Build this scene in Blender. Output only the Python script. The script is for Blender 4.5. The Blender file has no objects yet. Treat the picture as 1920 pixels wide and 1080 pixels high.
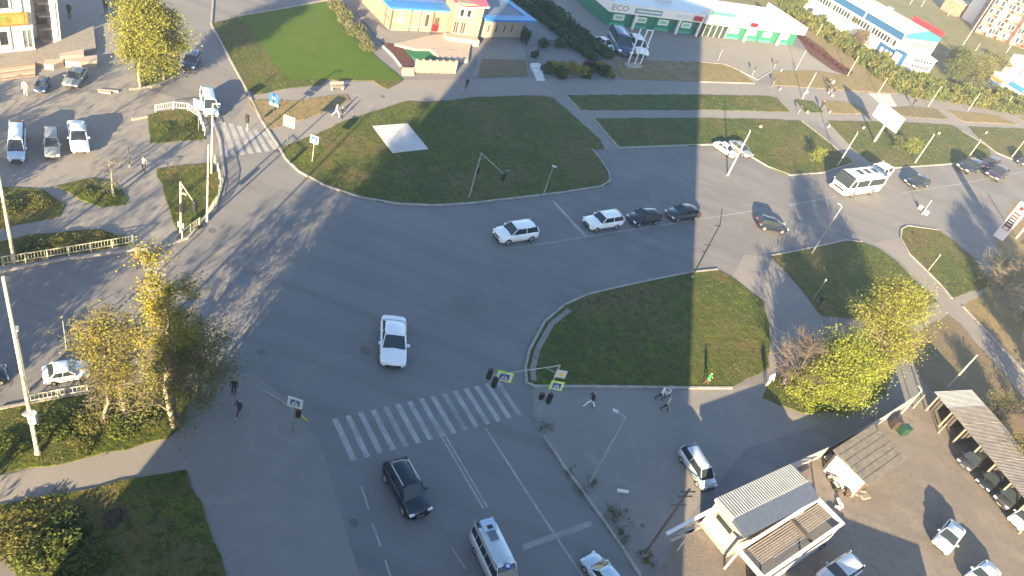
import bpy, bmesh, math, random
from math import sin, cos, pi, radians, hypot, atan2
from mathutils import Vector, Matrix
R = random.Random(7)
scn = bpy.context.scene
col = scn.collection
# ------------------------------------------------------------------ camera
F, HC = 1394.0, 43.46                     # focal length in pixels of a 1920 frame, height of the lens above the street
EX = Vector((0.94067, -0.33908, 0.01276)); EY = Vector((0.21406, 0.56380, -0.79769)); EZ = Vector((0.26329, 0.75310, 0.60293))
cd = bpy.data.cameras.new('camera'); cam = bpy.data.objects.new('camera', cd); col.objects.link(cam)
cd.sensor_width = 36; cd.lens = F / 1920 * 36; cd.clip_start = .3; cd.clip_end = 4000
cam.matrix_world = Matrix(((EX.x, EX.y, EX.z, 0), (EY.x, EY.y, EY.z, 0), (EZ.x, EZ.y, EZ.z, HC), (0, 0, 0, 1)))
scn.camera = cam
# ------------------------------------------------------------------ world and sun
SUN_EL = radians(14)
w = bpy.data.worlds.new('World'); scn.world = w; w.use_nodes = True
nt = w.node_tree; bg = nt.nodes['Background']
sky = nt.nodes.new('ShaderNodeTexSky'); sky.sky_type = 'NISHITA'; sky.sun_disc = False
sky.sun_elevation = SUN_EL; sky.sun_rotation = pi; sky.altitude = 50; sky.air_density = 1.0; sky.dust_density = .4; sky.ozone_density = 2.0
nt.links.new(sky.outputs[0], bg.inputs[0]); bg.inputs[1].default_value = 0.072
sl = bpy.data.lights.new('sun', 'SUN'); sl.energy = 5.0; sl.angle = radians(.42); sl.color = (1, .77, .45)
so = bpy.data.objects.new('sun', sl); col.objects.link(so); so.rotation_euler = (pi / 2 - SUN_EL, 0, 0); so.location = (0, -60, 80)
vs = scn.view_settings; vs.view_transform = 'Standard'; vs.look = 'None'; vs.gamma = 1; vs.use_curve_mapping = False; vs.exposure = 2.75
scn.render.engine = 'CYCLES'; scn.cycles.max_bounces = 5; scn.cycles.transparent_max_bounces = 6

# ------------------------------------------------------------------ measuring helpers (photo pixel -> point in the place)
def ray(px, py):
    r = Vector(((px - 960) / F, -(py - 540) / F, -1)); return Vector((r.dot(EX), r.dot(EY), r.dot(EZ)))
def at(px, py, z=0.0):
    r = ray(px, py); t = (z - HC) / r.z; return Vector((r.x * t, r.y * t, z))
def hgt(b, t):
    B = at(*b); r = ray(*t); return HC + (r.x * B.x + r.y * B.y) / (r.x * r.x + r.y * r.y) * r.z
def pts(l, z=0): return [at(p[0], p[1], z) for p in l]

# ------------------------------------------------------------------ materials
MATS = {}
def newmat(name):
    m = bpy.data.materials.new(name); m.use_nodes = True; MATS[name] = m
    return m, m.node_tree.nodes, m.node_tree.links, m.node_tree.nodes['Principled BSDF']
def plain(name, c, rough=.6, metal=0, var=.12, scale=3, spec=.5, bump=0, coat=0):
    if name in MATS: return MATS[name]
    m, N, L, b = newmat(name)
    b.inputs['Roughness'].default_value = rough; b.inputs['Metallic'].default_value = metal
    b.inputs['Specular IOR Level'].default_value = spec; b.inputs['Coat Weight'].default_value = coat
    if var:
        tc = N.new('ShaderNodeTexCoord'); no = N.new('ShaderNodeTexNoise'); no.inputs['Scale'].default_value = scale; no.inputs['Detail'].default_value = 6
        rp = N.new('ShaderNodeValToRGB'); rp.color_ramp.elements[0].position = .3; rp.color_ramp.elements[1].position = .72
        rp.color_ramp.elements[0].color = tuple(x * (1 - var) for x in c) + (1,); rp.color_ramp.elements[1].color = tuple(min(1, x * (1 + var)) for x in c) + (1,)
        L.new(tc.outputs['Object'], no.inputs[0]); L.new(no.outputs[0], rp.inputs[0]); L.new(rp.outputs[0], b.inputs['Base Color'])
        if bump:
            bp = N.new('ShaderNodeBump'); bp.inputs['Strength'].default_value = bump; bp.inputs['Distance'].default_value = .05
            L.new(no.outputs[0], bp.inputs['Height']); L.new(bp.outputs[0], b.inputs['Normal'])
    else: b.inputs['Base Color'].default_value = tuple(c) + (1,)
    return m
def ground_mat(name, layers, rough=.95, bump=.3, bscale=6, streak=None):
    """layers: list of (noise scale, low pos, high pos, colour) mixed over the first colour"""
    m, N, L, b = newmat(name); b.inputs['Roughness'].default_value = rough; b.inputs['Specular IOR Level'].default_value = .25
    tc = N.new('ShaderNodeTexCoord'); cur = None
    for i, (s, lo, hi, c) in enumerate(layers):
        if i == 0:
            rgb = N.new('ShaderNodeRGB'); rgb.outputs[0].default_value = tuple(c) + (1,); cur = rgb.outputs[0]; continue
        no = N.new('ShaderNodeTexNoise'); no.inputs['Scale'].default_value = s; no.inputs['Detail'].default_value = 8; no.inputs['Roughness'].default_value = .62
        mp = N.new('ShaderNodeMapping'); mp.inputs['Location'].default_value = (i * 31.7, i * 17.3, 0)
        L.new(tc.outputs['Object'], mp.inputs[0]); L.new(mp.outputs[0], no.inputs[0])
        mr = N.new('ShaderNodeMapRange'); mr.inputs[1].default_value = lo; mr.inputs[2].default_value = hi; L.new(no.outputs[0], mr.inputs[0])
        mx = N.new('ShaderNodeMixRGB'); mx.inputs[2].default_value = tuple(c) + (1,); L.new(mr.outputs[0], mx.inputs[0]); L.new(cur, mx.inputs[1]); cur = mx.outputs[0]
    if streak:       # tyre-polished bands along a direction
        ang, s, c = streak
        mp = N.new('ShaderNodeMapping'); mp.inputs['Rotation'].default_value = (0, 0, ang); mp.inputs['Scale'].default_value = (.018, 1, 1)
        no = N.new('ShaderNodeTexNoise'); no.inputs['Scale'].default_value = s; no.inputs['Detail'].default_value = 3
        L.new(tc.outputs['Object'], mp.inputs[0]); L.new(mp.outputs[0], no.inputs[0])
        mr = N.new('ShaderNodeMapRange'); mr.inputs[1].default_value = .48; mr.inputs[2].default_value = .68; mr.inputs[4].default_value = .75; L.new(no.outputs[0], mr.inputs[0])
        mx = N.new('ShaderNodeMixRGB'); mx.inputs[2].default_value = tuple(c) + (1,); L.new(mr.outputs[0], mx.inputs[0]); L.new(cur, mx.inputs[1]); cur = mx.outputs[0]
    L.new(cur, b.inputs['Base Color'])
    nb = N.new('ShaderNodeTexNoise'); nb.inputs['Scale'].default_value = bscale; nb.inputs['Detail'].default_value = 8
    bp = N.new('ShaderNodeBump'); bp.inputs['Strength'].default_value = bump; bp.inputs['Distance'].default_value = .08
    L.new(tc.outputs['Object'], nb.inputs[0]); L.new(nb.outputs[0], bp.inputs['Height']); L.new(bp.outputs[0], b.inputs['Normal'])
    return m
def leaf_mat(name, c1, c2, c3, trans=.35):
    m, N, L, b = newmat(name)
    ge = N.new('ShaderNodeNewGeometry'); rp = N.new('ShaderNodeValToRGB'); e = rp.color_ramp.elements
    e[0].color = tuple(c1) + (1,); e[1].color = tuple(c3) + (1,); k = e.new(.5); k.color = tuple(c2) + (1,)
    L.new(ge.outputs['Random Per Island'], rp.inputs[0]); L.new(rp.outputs[0], b.inputs['Base Color']); b.inputs['Roughness'].default_value = .7
    b.inputs['Specular IOR Level'].default_value = .15
    tr = N.new('ShaderNodeBsdfTranslucent'); L.new(rp.outputs[0], tr.inputs[0]); mx = N.new('ShaderNodeMixShader'); mx.inputs[0].default_value = trans
    L.new(b.outputs[0], mx.inputs[1]); L.new(tr.outputs[0], mx.inputs[2]); L.new(mx.outputs[0], N['Material Output'].inputs[0]); return m

ASPH = ground_mat('asphalt', [(0, 0, 0, (.166, .161, .162)), (.030, .44, .58, (.137, .135, .139)), (.13, .47, .60, (.174, .168, .167)), (.3, .45, .72, (.174, .169, .168)), (14, .5, .75, (.145, .141, .138))],
                  rough=.9, bump=.1, bscale=60, streak=(radians(-27), .55, (.130, .127, .126)))
PAVE = ground_mat('pavement_asphalt', [(0, 0, 0, (.208, .195, .183)), (.08, .4, .65, (.182, .172, .163)), (.7, .5, .7, (.222, .208, .193)), (9, .52, .8, (.16, .154, .147))], bump=.12, bscale=40)
CONC = ground_mat('forecourt_concrete', [(0, 0, 0, (.222, .208, .194)), (.1, .4, .65, (.195, .184, .173)), (3, .5, .75, (.175, .165, .155))], bump=.1, bscale=30)
GRASS = ground_mat('rough_grass', [(0, 0, 0, (.064, .076, .012)), (.05, .44, .54, (.040, .070, .011)), (.10, .49, .57, (.118, .088, .034)), (.4, .51, .60, (.086, .108, .013)), (1.3, .50, .60, (.044, .058, .012)), (3.5, .54, .64, (.125, .112, .038)), (14, .50, .60, (.034, .046, .009))], bump=.9, bscale=5)
GRASSD = ground_mat('dry_grass', [(0, 0, 0, (.185, .142, .064)), (.12, .42, .6, (.215, .160, .088)), (.5, .52, .70, (.12, .11, .042)), (4, .5, .7, (.22, .175, .10)), (15, .52, .68, (.085, .07, .033))], bump=.8, bscale=5)
GRASSB = ground_mat('mown_lawn', [(0, 0, 0, (.044, .096, .003)), (.06, .4, .65, (.058, .098, .004)), (.5, .5, .7, (.037, .084, .003)), (9, .5, .75, (.040, .076, .003))], bump=.5, bscale=9)
EARTH = ground_mat('bare_earth', [(0, 0, 0, (.155, .115, .075)), (.12, .42, .62, (.10, .095, .04)), (.6, .46, .66, (.13, .10, .07)), (4, .5, .7, (.17, .14, .10))], bump=.8, bscale=4)
DIRT = ground_mat('yard_dirt', [(0, 0, 0, (.178, .155, .135)), (.1, .42, .58, (.145, .128, .112)), (.4, .48, .62, (.19, .162, .138)), (1.2, .52, .66, (.125, .112, .098)), (5, .5, .7, (.20, .175, .15))], streak=(radians(-50), .5, (.14, .125, .11)), bump=.35, bscale=8)
FARG = ground_mat('far_grass', [(0, 0, 0, (.125, .122, .042)), (.02, .42, .6, (.155, .138, .062)), (.09, .46, .64, (.085, .095, .030)), (.6, .5, .7, (.15, .13, .055))], bump=.6, bscale=1)
SOIL = ground_mat('red_brown_mulch', [(0, 0, 0, (.085, .040, .034)), (1.5, .45, .65, (.060, .026, .024)), (8, .5, .7, (.11, .05, .04))], bump=.7, bscale=6)
KERB = plain('kerb_concrete', (.28, .26, .235), .9, var=.25, scale=1.4)
PAINT = ground_mat('road_paint', [(0, 0, 0, (.33, .325, .325)), (.7, .46, .62, (.24, .236, .236)), (5, .54, .66, (.20, .198, .198))], rough=.8, bump=.05)
PAINT2 = ground_mat('worn_road_paint', [(0, 0, 0, (.27, .265, .265)), (.9, .45, .62, (.20, .198, .198)), (7, .58, .68, (.17, .168, .168))], rough=.8, bump=.05)
SLABM = ground_mat('pale_slab', [(0, 0, 0, (.48, .46, .45)), (.5, .45, .65, (.40, .385, .38)), (6, .5, .7, (.34, .33, .33))], bump=.1)
GALV = plain('galvanised_steel', (.32, .32, .31), .55, .3, .15)
POLEC = plain('pole_concrete', (.40, .385, .34), .85, 0, .12, 4)
POLEY = plain('pole_cream', (.40, .37, .29), .8, 0, .12, 4)
WOODP = plain('pole_dark_wood', (.10, .08, .07), .9)
WHITE = plain('white_render', (.60, .575, .56), .75, var=.05, scale=1)
WHITEM = plain('white_metal', (.52, .53, .54), .45, var=.06)
CREAM = plain('cream_wall', (.235, .178, .138), .85, var=.08, scale=1.5)
CREAM2 = plain('cream_trim', (.33, .275, .22), .8, var=.05)
BEIGE = plain('beige_plaster', (.30, .25, .20), .85, var=.1, scale=2)
BROWNT = plain('brown_timber', (.075, .05, .035), .8)
GREY = plain('grey_paint', (.25, .26, .27), .6)
LGREY = plain('pale_grey_panel', (.48, .48, .50), .6, var=.06)
DARK = plain('near_black', (.015, .015, .018), .5, var=0)
RUBBER = plain('tyre_rubber', (.02, .02, .02), .85, var=0)
GLASS = plain('dark_glass', (.02, .028, .034), .08, var=0, spec=.8)
GLASSB = plain('pale_reflecting_glass', (.11, .14, .16), .1, var=0, spec=.8)
RIM = plain('wheel_rim', (.45, .45, .46), .35, .7, 0)
LAMPW = plain('headlamp_lens', (.75, .77, .78), .12, var=0, spec=.9)
LAMPR = plain('tail_lamp_lens', (.45, .02, .02), .2, var=0)
BLUER = plain('blue_roof_sheet', (.03, .17, .42), .45, var=.1, scale=2)
BLUES = plain('blue_sign', (.015, .085, .30), .5, var=0)
BLUEW = plain('blue_cladding', (.010, .065, .17), .5, var=.08)
BLUEL = plain('light_blue_cladding', (.03, .17, .30), .5, var=.08)
PINKR = plain('raspberry_roof', (.38, .06, .09), .5, var=.06)
REDP = plain('red_panel', (.28, .012, .02), .45, var=.06)
GREENW = plain('green_cladding', (.02, .17, .10), .5, var=.12)
GREEND = plain('dark_green_cladding', (.022, .13, .085), .5, var=.15)
GREENC = plain('green_carpet', (.012, .11, .04), .9)
MINT = plain('mint_canopy', (.06, .28, .19), .5, var=.05)
YELS = plain('fluorescent_yellow_green', (.55, .78, .04), .5, var=0)
YEL = plain('yellow_sign_face', (.75, .52, .03), .5, var=0)
CREAMS = plain('cream_sign_face', (.46, .40, .27), .5, var=0)
YELB = plain('mustard_banner', (.24, .16, .03), .6, var=.35, scale=2)
BRICKM = plain('pink_brick', (.17, .065, .045), .9, var=.2, scale=1.2)
BRICKP = plain('pale_brick', (.25, .145, .10), .9, var=.15, scale=1.2)
CORR = plain('weathered_sheet', (.165, .155, .15), .7, .1, .22, 1.5)
ALU = plain('ribbed_aluminium', (.27, .285, .29), .5, .15, .12, 1.5)
ROOFOLD = plain('tarred_board_roof', (.115, .106, .095), .9, var=.3, scale=2.5, bump=.3)
PLANK = plain('weathered_plank', (.25, .215, .175), .85, var=.2)
BARK = plain('bark', (.14, .115, .09), .95, var=.3, scale=6)
BARKP = plain('pale_bark', (.22, .20, .15), .9, var=.3, scale=4)
TWIG = plain('bare_twigs', (.10, .078, .065), .95, var=.2)
TWIGP = plain('pale_twigs', (.125, .115, .090), .95, var=.2)
LF_YEL = leaf_mat('leaf_yellow_green', (.20, .205, .040), (.16, .18, .034), (.235, .225, .05))
LF_OLV = leaf_mat('leaf_olive_gold', (.165, .155, .034), (.19, .165, .04), (.11, .12, .028))
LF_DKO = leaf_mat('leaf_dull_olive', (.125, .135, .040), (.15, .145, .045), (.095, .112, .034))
LF_FRS = leaf_mat('leaf_fresh_green', (.19, .225, .032), (.14, .19, .028), (.23, .245, .04))
LF_DGR = leaf_mat('leaf_dark_green', (.040, .062, .020), (.055, .080, .022), (.030, .048, .018), .2)
LF_MID = leaf_mat('leaf_mid_green', (.075, .10, .025), (.10, .12, .03), (.055, .078, .022), .25)
LF_GRY = leaf_mat('leaf_grey_olive', (.085, .092, .045), (.098, .105, .052), (.072, .078, .04), .15)
LF_YLW = leaf_mat('leaf_golden', (.23, .205, .035), (.18, .175, .03), (.26, .22, .042), .25)
LF_RED = leaf_mat('leaf_wine_red', (.075, .028, .026), (.055, .020, .022), (.10, .04, .032), .2)
LF_PNK = leaf_mat('leaf_bud_pink', (.115, .088, .066), (.095, .08, .055), (.13, .105, .075), .2)

# ------------------------------------------------------------------ object helpers
def tag(o, label=None, cat=None, group=None, kind=None):
    if label: o['label'] = label
    if cat: o['category'] = cat
    if group: o['group'] = group
    if kind: o['kind'] = kind
    return o
def empty(name, loc=(0, 0, 0), rz=0, label=None, cat=None, group=None, s=1):
    o = bpy.data.objects.new(name, None); col.objects.link(o); o.location = loc; o.rotation_euler = (0, 0, rz); o.scale = (s, s, s); o.empty_display_size = .2
    return tag(o, label, cat, group)
class MB:
    def __init__(s): s.v = []; s.f = []; s.m = []; s.mi = 0
    def quad(s, *p):
        n = len(s.v); s.v += [tuple(q) for q in p]; s.f.append(tuple(range(n, n + len(p)))); s.m.append(s.mi); return s
    def box(s, c, d, rz=0, rx=0, ry=0):
        M = Matrix.Translation(c) @ Matrix.Rotation(rz, 4, 'Z') @ Matrix.Rotation(ry, 4, 'Y') @ Matrix.Rotation(rx, 4, 'X'); n = len(s.v)
        for x in (-.5, .5):
            for y in (-.5, .5):
                for z in (-.5, .5): s.v.append(tuple(M @ Vector((x * d[0], y * d[1], z * d[2]))))
        for f in ((0, 1, 3, 2), (4, 6, 7, 5), (0, 4, 5, 1), (2, 3, 7, 6), (0, 2, 6, 4), (1, 5, 7, 3)): s.f.append(tuple(n + i for i in f)); s.m.append(s.mi)
        return s
    def bb(s, x0, x1, y0, y1, z0, z1): return s.box(((x0 + x1) / 2, (y0 + y1) / 2, (z0 + z1) / 2), (abs(x1 - x0), abs(y1 - y0), abs(z1 - z0)))
    def tube(s, a, b, r0, r1=None, n=8, cap=True):
        a, b = Vector(a), Vector(b); r1 = r0 if r1 is None else r1; d = (b - a)
        if d.length < 1e-6: return s
        d.normalize(); u = d.orthogonal().normalized(); v = d.cross(u); k = len(s.v)
        for p, r in ((a, r0), (b, r1)):
            for i in range(n):
                t = 2 * pi * i / n; s.v.append(tuple(p + u * (cos(t) * r) + v * (sin(t) * r)))
        for i in range(n):
            j = (i + 1) % n; s.f.append((k + i, k + j, k + n + j, k + n + i)); s.m.append(s.mi)
        if cap: s.f.append(tuple(k + i for i in reversed(range(n)))); s.m.append(s.mi); s.f.append(tuple(k + n + i for i in range(n))); s.m.append(s.mi)
        return s
    def prism(s, poly, z0, z1, bottom=True):
        poly = [Vector((p[0], p[1])) for p in poly]
        A = sum(poly[i].x * poly[(i + 1) % len(poly)].y - poly[(i + 1) % len(poly)].x * poly[i].y for i in range(len(poly)))
        if A < 0: poly.reverse()
        n = len(poly); k = len(s.v); s.v += [(p.x, p.y, z0) for p in poly] + [(p.x, p.y, z1) for p in poly]
        for i in range(n):
            j = (i + 1) % n; s.f.append((k + i, k + j, k + n + j, k + n + i)); s.m.append(s.mi)
        s.f.append(tuple(k + n + i for i in range(n))); s.m.append(s.mi)
        if bottom: s.f.append(tuple(k + i for i in reversed(range(n)))); s.m.append(s.mi)
        return s
    def mesh(s, name, mats, smooth=False):
        me = bpy.data.meshes.new(name); me.from_pydata(s.v, [], s.f)
        for m in (mats if isinstance(mats, (list, tuple)) else [mats]): me.materials.append(m)
        if any(s.m): me.polygons.foreach_set('material_index', s.m)
        if smooth: me.polygons.foreach_set('use_smooth', [True] * len(me.polygons))
        me.update(); return me
    def build(s, name, mats, parent=None, loc=None, rz=0, smooth=False, **t):
        o = bpy.data.objects.new(name, s.mesh(name, mats, smooth)); col.objects.link(o)
        if parent: o.parent = parent
        if loc is not None: o.location = loc
        if rz: o.rotation_euler = (0, 0, rz)
        return tag(o, **t)
def link(name, me, parent=None, loc=(0, 0, 0), rz=0, s=None, rot=None):
    o = bpy.data.objects.new(name, me); col.objects.link(o); o.parent = parent; o.location = loc; o.rotation_euler = rot or (0, 0, rz)
    if s is not None: o.scale = (s, s, s) if not hasattr(s, '__len__') else s
    return o
def text(body, size, mat, parent, loc, rot, name='lettering', ext=.01, align='CENTER', sx=1):
    c = bpy.data.curves.new(name, 'FONT'); c.body = body; c.size = size; c.extrude = ext; c.align_x = align; c.align_y = 'CENTER'; c.resolution_u = 2
    t = bpy.data.objects.new(name, c); col.objects.link(t); dg = bpy.context.evaluated_depsgraph_get(); me = bpy.data.meshes.new_from_object(t.evaluated_get(dg))
    bpy.data.objects.remove(t); me.materials.clear(); me.materials.append(mat); o = link(name, me, parent, loc, rot=rot, s=(sx, 1, 1)); return o
def smooth_poly(l, sub=4, closed=True):
    """Catmull-Rom through points flagged soft (len 3)"""
    out = []; n = len(l)
    for i in range(n):
        p0, p1, p2, p3 = (Vector(l[(i + k - 1) % n][:2]) for k in range(4)); s1, s2 = len(l[i]) > 2, len(l[(i + 1) % n]) > 2
        out.append(tuple(p1))
        if s1 and s2:
            for k in range(1, sub):
                t = k / sub; out.append(tuple(.5 * ((2 * p1) + (p2 - p0) * t + (2 * p0 - 5 * p1 + 4 * p2 - p3) * t * t + (3 * p1 - p0 - 3 * p2 + p3) * t ** 3)))
    return out
def sheet(name, poly, mat, z, kind='structure', ragged=0, edge=.0):
    P = [at(*p) for p in smooth_poly(poly)]
    if ragged:
        Q = []
        for i, p in enumerate(P):
            q = P[(i + 1) % len(P)]; n = max(1, min(60, int((q - p).length / 1.2)))
            for k in range(n):
                m = p.lerp(q, k / n)
                if k: m = m + Vector((R.uniform(-ragged, ragged), R.uniform(-ragged, ragged), 0))
                Q.append(m)
        P = Q
    m = MB()
    if edge: m.prism(P, z - edge, z, False)
    else:
        A = sum(P[i].x * P[(i + 1) % len(P)].y - P[(i + 1) % len(P)].x * P[i].y for i in range(len(P)))
        if A < 0: P.reverse()
        m.quad(*[(p.x, p.y, z) for p in P])
    return m.build(name, mat, kind=kind)
def strip(name, line, width, mat, z0, z1, kind='structure', off=0, closed=False, gap=None, parent=None):
    """a ribbon or kerb following a pixel line"""
    L = [at(*p[:2]) for p in (smooth_poly(line)[:-3] if any(len(p) > 2 for p in line) and not closed else line)]
    m = MB(); n = len(L)
    nor = []
    for i in range(n):
        d = (L[min(i + 1, n - 1)] - L[max(i - 1, 0)]); d.normalize(); nor.append(Vector((-d.y, d.x, 0)))
    a = [L[i] + nor[i] * (off + width / 2) for i in range(n)]; b = [L[i] + nor[i] * (off - width / 2) for i in range(n)]
    for i in range(n - 1):
        if gap and R.random() < gap: continue
        p = [a[i], b[i], b[i + 1], a[i + 1]]
        if (p[1] - p[0]).cross(p[2] - p[1]).z < 0: p.reverse()
        if z1 - z0 < .02: m.quad(*[(q.x, q.y, z1) for q in p])
        else: m.prism(p, z0, z1, False)
    return m.build(name, mat, parent, kind=kind)

# ================================================================== THE SETTING
m = MB(); m.quad((-900, -300, -.02), (900, -300, -.02), (1200, 2500, -.02), (-900, 2500, -.02)); m.build('ground', FARG, kind='structure')
# the asphalt that carries both roads, the junction, the car parks and the pavements
sheet('road', [(-500, 1500), (-700, -250), (300, -60), (1000, -50), (1440, 20), (1500, 70), (1600, 145), (1700, 178), (1800, 190), (1920, 208), (2300, 250), (2600, 420), (2400, 640), (2100, 800), (2000, 1500)], ASPH, .004)
sheet('forecourt_pavement', [(1060, -30), (1200, 40), (1485, 84), (1590, 141), (1530, 133), (1450, 132), (1413, 157), (1355, 121), (1313, 117), (1150, 110), (985, -20), (960, -60)], CONC, .012)
sheet('station_side_lane', [(985, -60), (1075, -50), (1300, 10), (1210, 60), (1150, 112)], CONC, .010)
sheet('pavement', [(380, 300), (480, 172), (700, 152), (770, 150), (1000, 147), (1180, 150), (1410, 157), (1500, 164), (1680, 177), (1800, 190), (1920, 208), (2100, 240), (2100, 250), (1920, 224), (1640, 200), (1440, 183), (1060, 180), (880, 186), (765, 191), (600, 250), (523, 277), (500, 262), (505, 244)], PAVE, .008)
sheet('pavement', [(1040, 180), (1440, 182), (1700, 200), (1920, 225), (2100, 260), (2100, 275), (1920, 243), (1800, 236), (1500, 228), (1113, 224), (1160, 279), (1120, 281)], PAVE, .009)
sheet('pavement', [(1440, 160), (1490, 185), (1600, 300), (1640, 310), (1530, 210), (1465, 160)], PAVE, .011)
sheet('parking_pavement', [(-300, -60), (240, -40), (262, 165), (372, 195), (398, 225), (380, 300), (330, 450), (280, 470), (0, 505), (-400, 560)], PAVE, .010)
sheet('pavement', [(1000, 724), (1290, 727), (1372, 727), (1440, 716), (1720, 600), (1860, 520), (1900, 540), (1690, 660), (1560, 790), (1400, 840), (1200, 1080), (1160, 1030), (1000, 780)], PAVE, .008)
sheet('pavement', [(1640, 455), (1690, 445), (1765, 535), (1920, 700), (2050, 830), (2050, 900), (1900, 745), (1780, 590), (1690, 490)], PAVE, .012)
sheet('pavement', [(430, 700), (480, 700), (548, 760), (600, 830), (680, 1100), (425, 1100), (350, 882), (0, 948), (-200, 990), (-200, 930), (155, 861), (330, 815)], PAVE, .008)
sheet('pavement', [(1395, 478), (1447, 482), (1542, 592), (1545, 640), (1440, 700), (1438, 590), (1372, 520)], PAVE, .009)
sheet('yard_ground', [(1210, 1100), (1285, 990), (1545, 850), (1690, 760), (1740, 730), (1950, 1000), (2100, 1250), (1300, 1250)], DIRT, .016, ragged=.25)
sheet('bare_earth', [(1688, 640), (1778, 590), (1800, 606), (1860, 676), (1920, 746), (2050, 880), (2060, 1060), (1735, 722), (1702, 664)], EARTH, .016, ragged=.2)
sheet('bare_earth', [(1803, 573), (1850, 546), (1870, 455), (1900, 380), (2050, 370), (2100, 700), (1975, 740)], GRASSD, .014, ragged=.3)
LAWNS = [
 ('lawn', [(396, 46), (450, 32), (620, 2), (640, 50), (692, 96), (757, 150), (726, 168), (700, 152), (610, 150), (600, 160), (540, 166), (477, 178), (457, 160), (430, 110)], GRASS),
 ('lawn', [(466, 190), (500, 188), (560, 190), (618, 180), (650, 178), (656, 190), (600, 214), (505, 244), (490, 226)], GRASSD),
 ('lawn', [(523, 277), (559, 266), (602, 248), (650, 226), (717, 205), (765, 190), (805, 192), (880, 184), (960, 181), (1015, 180), (1036, 184), (1125, 262), (1133, 279), (1110, 281, 1), (1126, 300, 1), (1142, 325, 1), (1143, 340, 1), (1128, 350, 1), (1050, 362, 1), (960, 373, 1), (880, 382, 1), (815, 386, 1), (745, 383, 1), (680, 372, 1), (610, 349, 1), (560, 322, 1), (535, 298, 1)], GRASS),
 ('lawn', [(1060, 179), (1313, 178), (1440, 181), (1457, 184), (1480, 210), (1313, 206), (1087, 206)], GRASS),
 ('lawn', [(1113, 223), (1313, 222), (1440, 224), (1502, 227), (1547, 262), (1580, 290), (1601, 305), (1545, 324), (1482, 329, 1), (1440, 313, 1), (1408, 294, 1), (1345, 271), (1160, 278)], GRASS),
 ('lawn', [(1490, 187), (1524, 190), (1544, 211), (1510, 211)], GRASS), ('lawn', [(1540, 189), (1600, 193), (1632, 214), (1562, 213)], GRASSD),
 ('lawn', [(1640, 205), (1710, 200), (1756, 205), (1778, 224), (1720, 221), (1650, 215)], EARTH), ('lawn', [(1775, 207), (1870, 217), (1908, 234), (1806, 228)], GRASSD), ('lawn', [(1908, 221), (2050, 240), (2060, 260), (1935, 238)], GRASSD),
 ('lawn', [(1552, 227), (1690, 230), (1785, 235), (1803, 246), (1852, 276), (1860, 297), (1835, 304), (1740, 311), (1665, 316), (1632, 305), (1600, 280)], GRASS),
 ('lawn', [(1816, 238), (1920, 242), (2100, 270), (2100, 285), (1920, 299), (1897, 299), (1868, 287), (1842, 266)], GRASS),
 ('lawn', [(1150, 112), (1313, 117), (1357, 121), (1386, 133), (1414, 156), (1313, 153), (1165, 148)], GRASSD),
 ('lawn', [(1447, 134), (1530, 133), (1590, 143), (1520, 88), (1498, 68), (1520, 55), (1570, 75), (1640, 130), (1685, 176), (1590, 170), (1452, 160)], GRASSD),
 ('lawn', [(1446, 481), (1480, 475), (1540, 462), (1587, 452), (1615, 455), (1647, 467), (1680, 490), (1722, 533), (1757, 566), (1680, 602), (1540, 592), (1497, 535)], GRASS),
 ('lawn', [(1690, 430, 1), (1702, 424, 1), (1760, 432), (1822, 480), (1858, 535), (1784, 559), (1765, 535), (1735, 505), (1705, 475), (1689, 447, 1)], GRASS),
 ('lawn', [(1000, 724), (988, 718, 1), (986, 690, 1), (993, 658, 1), (1022, 605, 1), (1060, 573, 1), (1102, 554, 1), (1160, 540, 1), (1235, 524, 1), (1298, 512, 1), (1345, 507, 1), (1374, 522), (1432, 566), (1442, 620), (1442, 690), (1372, 727), (1290, 727)], GRASS),
 ('lawn', [(1450, 706), (1540, 690), (1680, 668), (1660, 740), (1600, 776), (1500, 774), (1430, 746)], GRASS),
 ('lawn', [(-100, 975), (0, 948), (90, 931), (135, 924), (350, 882), (425, 1085), (440, 1140), (60, 1140), (0, 1000)], GRASS),
 ('lawn', [(-100, 790), (0, 768), (55, 757), (165, 737), (320, 712), (360, 740), (340, 800), (315, 822), (155, 861), (0, 890), (-100, 910)], GRASS),
 ('lawn', [(-60, 512), (0, 498), (248, 459), (235, 450), (190, 432), (60, 440), (0, 455), (-60, 470)], GRASS),
 ('lawn', [(-60, 440), (0, 430), (110, 408), (122, 385), (80, 356), (0, 352), (-60, 360)], GRASS),
 ('lawn', [(105, 350), (172, 335), (210, 340), (240, 375), (234, 385), (190, 389), (150, 375)], GRASS),
 ('lawn', [(294, 318), (395, 306), (408, 325, 1), (413, 350, 1), (407, 378, 1), (388, 408, 1), (352, 440), (342, 446), (326, 420)], GRASS),
 ('lawn', [(277, 222), (290, 212), (345, 206, 1), (368, 216, 1), (380, 240, 1), (385, 262), (281, 269)], GRASS),
 ('lawn', [(249, 100), (262, 165), (296, 160), (330, 143), (334, 110), (300, 60), (240, 20)], GRASS)]
for n_, p_, m_ in LAWNS: sheet(n_, p_, m_, .10, edge=.12, ragged=.15)
sheet('mown_lawn', [(455, 34), (560, 14), (620, 3), (640, 50), (692, 97), (755, 150), (730, 155), (705, 150), (612, 148), (570, 152), (540, 148), (512, 118), (492, 90)], GRASSB, .115, ragged=.08)
sheet('mulch_bed', [(1493, 66), (1510, 68), (1545, 92), (1562, 110), (1592, 132), (1586, 143), (1560, 132), (1520, 104)], SOIL, .13)
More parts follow.
